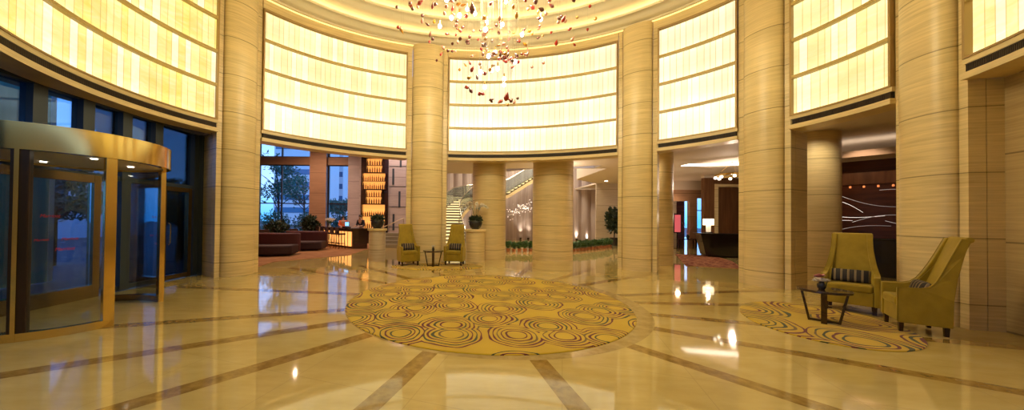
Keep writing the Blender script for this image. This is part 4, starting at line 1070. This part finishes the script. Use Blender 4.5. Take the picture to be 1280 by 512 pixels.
for i, (x, y, face, lab) in enumerate(CH):
    c = c0 if i == 0 else copy_tree(c0); p = pl0 if i == 0 else pl0.copy()
    if i: COL.objects.link(p)
    c.scale = (.84,.65,.98); p.scale = (.9,.9,.95); c.location = (x,y,.0136); rz = rad(face+90); c.rotation_euler = (0,0,rz); c['label'] = lab
    R_ = Matrix.Rotation(rz,4,'Z'); tilt = rad(-14)
    p.matrix_world = Matrix.Translation((x,y,.012)) @ R_ @ Matrix.Translation((0,.035,.59)) @ Matrix.Rotation(tilt,4,'X') @ Matrix.Diagonal((.9,.9,.95,1))
    tag(p, 'striped pillow on the '+lab.replace('mustard high-back ','').replace(' low','').replace(' small',''), 'pillow', 'striped pillows on the armchairs')
def low_table():
    t = thing('round_table', 'x', 'table', group='dark round side tables')
    b = MB(); b.lathe([(.325,.475),(.335,.48),(.335,.51),(.328,.515),(.001,.515)], (0,0,0), 48); b.build('tabletop', M['wood_dark'], t, smooth=30)
    for k_ in range(4):
        a = k_*PI/2+.716; ca, sa = math.cos(a), math.sin(a); rm = Matrix.Rotation(a,4,'Z')
        b = MB(); tp, bt = (.27,.478), (.175,.0)
        b.loft([[rm @ Vector((bt[0]+dx*.016, dy*.036, 0)) for dx, dy in ((-1,-1),(1,-1),(1,1),(-1,1))],[rm @ Vector((tp[0]+dx*.016, dy*.036, .478)) for dx, dy in ((-1,-1),(1,-1),(1,1),(-1,1))]]); b.build('leg', M['wood_dark'], t)
    b = MB()
    for k_ in range(2): b.box((0,0,.018+.0005*k_), (.36,.055,.034), k_*PI/2+.716)
    b.build('foot_bar', M['wood_dark'], t)
    return t
t0 = low_table(); t0.scale = (.86,.86,.96); t0.location = (5.53,4.81,.0136); t0['label'] = 'dark round side table with the small flower vase, right of the big carpet'
t1 = copy_tree(t0); t1.location = (-.85,10.15,.0136); t1.scale = (.98,.98,.96); t1.rotation_euler = (0,0,-.646); t1['label'] = 'dark round side table between the two far armchairs'
t = thing('flower_vase', 'small black vase with white and pink blossoms on the right side table', 'vase', (5.47,4.79,.5085))
b = MB(); b.lathe([(.03,0),(.045,.03),(.05,.07),(.028,.11),(.032,.125),(.02,.12),(.001,.02)], (0,0,0), 20); b.build('vase', M['black_bowl'], t, smooth=40)
rr = random.Random(6)
def flower(b, c, r, n=12):
    for k_ in range(n):
        a = k_*2.4; el = .15+.75*k_/n
        d = Vector((math.cos(a)*math.cos(el), math.sin(a)*math.cos(el), math.sin(el)))
        x = d.cross(Vector((0,0,1))).normalized()*r*.42; p = Vector(c)
        v = [b.bm.verts.new(q) for q in (p, p+d*r*.5+x, p+d*r*.95+x*.5, p+d*r*.95-x*.5, p+d*r*.5-x)]; b.face(v)
b = MB(); b.norecalc = True
for c in ((-.03,-.03,.12),(.035,-.02,.125),(.0,.04,.13),(-.05,.02,.11)): flower(b, c, .062)
b.build('blossom', M['white'], t)
b = MB(); b.norecalc = True
for c in ((.0,.01,.19),(-.03,.02,.175)): flower(b, c, .06, 14)
b.build('blossom', M['pinkp'], t)
t = thing('flower_vase', 'tiny dark bud vase on the far side table', 'vase', (-.85,10.15,.5085))
b = MB(); b.lathe([(.03,0),(.045,.04),(.025,.09),(.03,.1),(.001,.03)], (0,0,0), 16); b.build('vase', M['black_bowl'], t, smooth=40)
b = MB(); b.norecalc = True; flower(b, (0,0,.11), .07); b.build('blossom', M['white'], t)

# ------------------------------------------------------------------ chandelier
HX, HY = .70, 6.0
t = thing('glass_drop_chandelier', 'large chandelier of red and amber glass drops hanging over the round carpet', 'chandelier', (HX,HY,8.95))
rr = random.Random(12)
def drop(b, p, L, W, d):
    d = Vector(d).normalized(); x = d.cross(Vector((.3,.9,.2))).normalized(); y = d.cross(x); rings = []
    for f_, w in ((0,.02),(.12,.55),(.3,1),(.5,.92),(.7,.55),(.88,.22),(1,.03)):
        rings.append([Vector(p)+d*L*f_+(x*math.cos(2*PI*j/7)+y*math.sin(2*PI*j/7))*W*w for j in range(7)])
    b.loft(rings)
pts = []
for k_ in range(215):                                               # wide upper disc
    r = 1.95*math.sqrt(rr.uniform(.03,1)); a = rr.uniform(0,2*PI)
    z = 4.95 + .10*r*r*.4 + rr.uniform(0,1.15)*(.5+.3*r/2)
    pts.append((r*math.cos(a), r*math.sin(a), z))
for k_ in range(46):                                                # tail spiralling down
    u = k_/45; a = u*9.5; r = .16+.55*(1-abs(u-.45)*1.4)*rr.uniform(.3,1.05)
    z = 3.76+ (u**1.1)*1.25 + rr.uniform(-.06,.06)
    pts.append((r*math.cos(a), r*math.sin(a), z))
pts.sort(key=lambda p: p[2])
mats_ = ['red_glass']*5+['amber_glass']*2+['pink_glass']*3+['plum_glass']*3
rest = {}
wires = MB(); wires.norecalc = True
for i, p in enumerate(pts):
    mk = rr.choice(mats_); L = rr.uniform(.09,.15); W = rr.uniform(.024,.04)
    if i % 31 == 3: L, W = .19, .058
    d = (rr.gauss(0,.7), rr.gauss(0,.7), rr.gauss(.6,.5))
    if i < 100 or False:
        b = MB(); drop(b, p, L, W, d); o = b.build('glass_drop', M[mk], t, smooth=True)
        o['label'] = {'red_glass':'red glass drop','amber_glass':'amber glass drop','pink_glass':'pink glass drop','plum_glass':'dark plum glass drop'}[mk]
    else:
        rest.setdefault(mk, MB()); drop(rest[mk], p, L, W, d)
    top = Vector(p)+Vector(d).normalized()*L
    wires.tube([top, (p[0],p[1],8.95)], .0011, 3)
for mk, b in rest.items(): o = b.build('glass_drop', M[mk], t, smooth=True); o['kind'] = 'stuff'
wires.build('hanging_wire', M['wire'], t)['kind'] = 'stuff'
for k_ in range(16):
    a = -PI/2+(k_-7.5)*.12; b = MB(); r = .22+.05*(k_ % 4); x, y = r*math.cos(k_*1.9), r*math.sin(k_*1.9)
    b.tube([(x,y,4.2+.07*(k_ % 6)),(x,y,8.95)], .0028, 5); b.build('suspension_wire', M['wire'], t)
BUL = [(-.05,-.3,4.62),(.12,.1,4.5),(-.25,.1,4.45),(.3,-.1,4.85),(-.1,.25,4.85),(-.35,-.2,4.6),(.05,-.1,5.55),(-.9,-.2,5.6),(-1.15,.3,5.75),(.85,.2,5.85),(-.2,.4,5.9),(.6,-.4,6.2),(-.6,.6,6.3),(1.3,-.1,6.3),(.2,.5,6.4),(-1.4,-.3,6.2),(-.75,-.5,5.45),(.0,.6,5.4),(-.3,-.6,5.15),(.5,.3,5.6),(-1.0,-.1,6.0),(1.0,-.4,6.0),(-.45,.2,5.95),(.25,-.5,5.8),(.15,.3,4.7),(-.2,-.1,4.95)]
for x, y, z in BUL:
    z -= .38
    b = MB(); b.blob((x,y,z), (.034,.034,.042), 10, 7); o = b.build('light_bulb', M['bulb'], t, smooth=True)
    b = MB(); b.tube([(x,y,z+.04),(x,y,z+.11)], .014, 6); b.build('socket', M['gold'], o)
    for q in range(5):
        pass
b = MB(); b.lathe([(1.1,9.02),(1.15,8.98),(1.1,8.95),(.001,8.95)], (0,0,-8.95), 48); 
for v in b.bm.verts: pass
b.build('ceiling_plate', M['gold'], t)
for ch in t.children:
    if ch.name.split('.')[0] != 'ceiling_plate': ch.matrix_parent_inverse = Matrix.Translation((0,0,-8.95))
# ------------------------------------------------------------------ lights
def area(name, loc, size, power, color, rot=(0,0,0), sy=None, spread=None):
    l = bpy.data.lights.new(name, 'AREA'); l.energy = power; l.color = color; l.size = size
    if sy: l.shape = 'RECTANGLE'; l.size_y = sy
    if spread: l.spread = spread
    o = bpy.data.objects.new(name, l); COL.objects.link(o); o.location = loc; o.rotation_euler = rot; return o
def point(name, loc, power, color, r=.1):
    l = bpy.data.lights.new(name, 'POINT'); l.energy = power; l.color = color; l.shadow_soft_size = r
    o = bpy.data.objects.new(name, l); COL.objects.link(o); o.location = loc; return o
def spot(name, loc, to, power, color, ang=60, blend=.6, r=.06):
    l = bpy.data.lights.new(name, 'SPOT'); l.energy = power; l.color = color; l.spot_size = rad(ang); l.spot_blend = blend; l.shadow_soft_size = r
    o = bpy.data.objects.new(name, l); COL.objects.link(o); o.location = loc
    o.rotation_euler = (Vector(to)-Vector(loc)).to_track_quat('-Z','Y').to_euler(); return o
WARM = (1,.86,.55)
point('chandelier_lamp', (HX,HY,6.3), 640, (1,.87,.56), .6)
for x, y in ((-7.5,14),(-9.5,18.5)): spot('bar_fill', (x,y,7.5), (x,y,0), 1100, (1,.66,.46), 140, .6, .06)  # fill spots added to brighten the bar hall, no fixture
spot('bar_wall_fill', (-3.6,18.0,7.4), (-3.6,19.5,3), 900, (1,.72,.6), 80)  # added fill, lifts the grey wall beside the bottles
area('stairwell_fill', (4.5,20.5,7.9), 4, 900, (1,.86,.66))  # unseen area light added to brighten the stair
spot('aisle_fill', (2.4,13.9,3.93), (2.4,13.9,0), 140, (1,.86,.62), 150, .7, .08)  # added fill for the aisle, no fixture modelled
spot('hedge_aisle_fill', (7.6,16.2,3.93), (7.6,16.2,0), 120, (1,.84,.68), 150, .7, .08)  # added fill over the shrub row, no fixture
spot('pillar_aisle_fill', (9.0,7.7,3.93), (9.0,7.7,0), 110, (1,.84,.58), 150, .7, .08)  # added to brighten the dark pillar behind the flower table
spot('pillar_aisle_fill', (6.2,10.7,3.93), (6.2,10.7,0), 110, (1,.84,.58), 150, .7, .08)  # same added fill for the pillar beside the hedge
point('ring_chandelier_lamp', (11.1,12.9,3.15), 110, (1,.78,.6), .07)
point('hedge_fill', (4.55,13.7,3.2), 60, (1,.84,.66), .15)  # fill point added out of sight behind the broad pillar
point('recess_lamp', (12.6,18.3,2.6), 25, (1,.7,.45), .1)
point('desk_lamp_bulb', (11.0,14.02,1.75), 25, (1,.8,.55), .06)
spot('art_wall_spot', (10.9,8.6,3.8), (12.3,9.5,2.0), 40, (1,.6,.35), 80)
for (x, y) in ULP: spot('uplight_beam', (x, y, .17), (x, y+.22, 2.4), 130, (1,.90,.76), 55, .9, .04)
for a in (154.5, 104.3, 45.6, 17.3):
    x, y, _ = pol(a, RR-1.2); spot('column_fill', (x,y,7.5), (*pol(a, RR-.2)[:2], 1.0), 170, WARM, 50, .8, .1)  # fill spots added to lift the columns, no fixtures
# ------------------------------------------------------------------ world: blue dusk sky
w = bpy.data.worlds.new('dusk'); S.world = w; w.use_nodes = True; nt = w.node_tree
bg = nt.nodes['Background']; tc = nt.nodes.new('ShaderNodeTexCoord'); sx = nt.nodes.new('ShaderNodeSeparateXYZ'); rp = nt.nodes.new('ShaderNodeValToRGB')
nt.links.new(tc.outputs['Generated'], sx.inputs[0]); nt.links.new(sx.outputs[2], rp.inputs[0]); nt.links.new(rp.outputs[0], bg.inputs[0])
e = rp.color_ramp.elements; e[0].position = 0; e[0].color = (.10,.42,.85,1); e[1].position = .35; e[1].color = (.22,.42,.95,1)
n_ = e.new(.10); n_.color = (.42,.60,1,1)
bg.inputs[1].default_value = 2.3
# ------------------------------------------------------------------ camera
cam = bpy.data.cameras.new('camera'); co = bpy.data.objects.new('camera', cam); COL.objects.link(co); S.camera = co
F = 395.5; cam.sensor_fit = 'HORIZONTAL'; cam.sensor_width = 36; cam.lens = F/1280*36
cam.shift_x = (640-575.2)/1280; cam.shift_y = (269.8-256)/1280; cam.clip_end = 500; cam.clip_start = .05
pi_, ro = .0113, .0109
def wv(x, u, z): return Vector((x, z*math.cos(pi_)-u*math.sin(pi_), u*math.cos(pi_)+z*math.sin(pi_)))
X = wv(math.cos(ro), math.sin(ro), 0); Y = wv(-math.sin(ro), math.cos(ro), 0); Z = -wv(0,0,1)
co.matrix_world = Matrix((( X.x,Y.x,Z.x,0),(X.y,Y.y,Z.y,0),(X.z,Y.z,Z.z,1.5),(0,0,0,1)))
S.view_settings.view_transform = 'Standard'; S.view_settings.look = 'None'; S.view_settings.gamma = 1; S.view_settings.exposure = 0
S.view_settings.use_curve_mapping = False
S.cycles.use_denoising = True; S.cycles.max_bounces = 8; S.cycles.transparent_max_bounces = 16; S.cycles.caustics_reflective = False; S.cycles.caustics_refractive = False
S.cycles.sample_clamp_indirect = 6; S.cycles.blur_glossy = .3
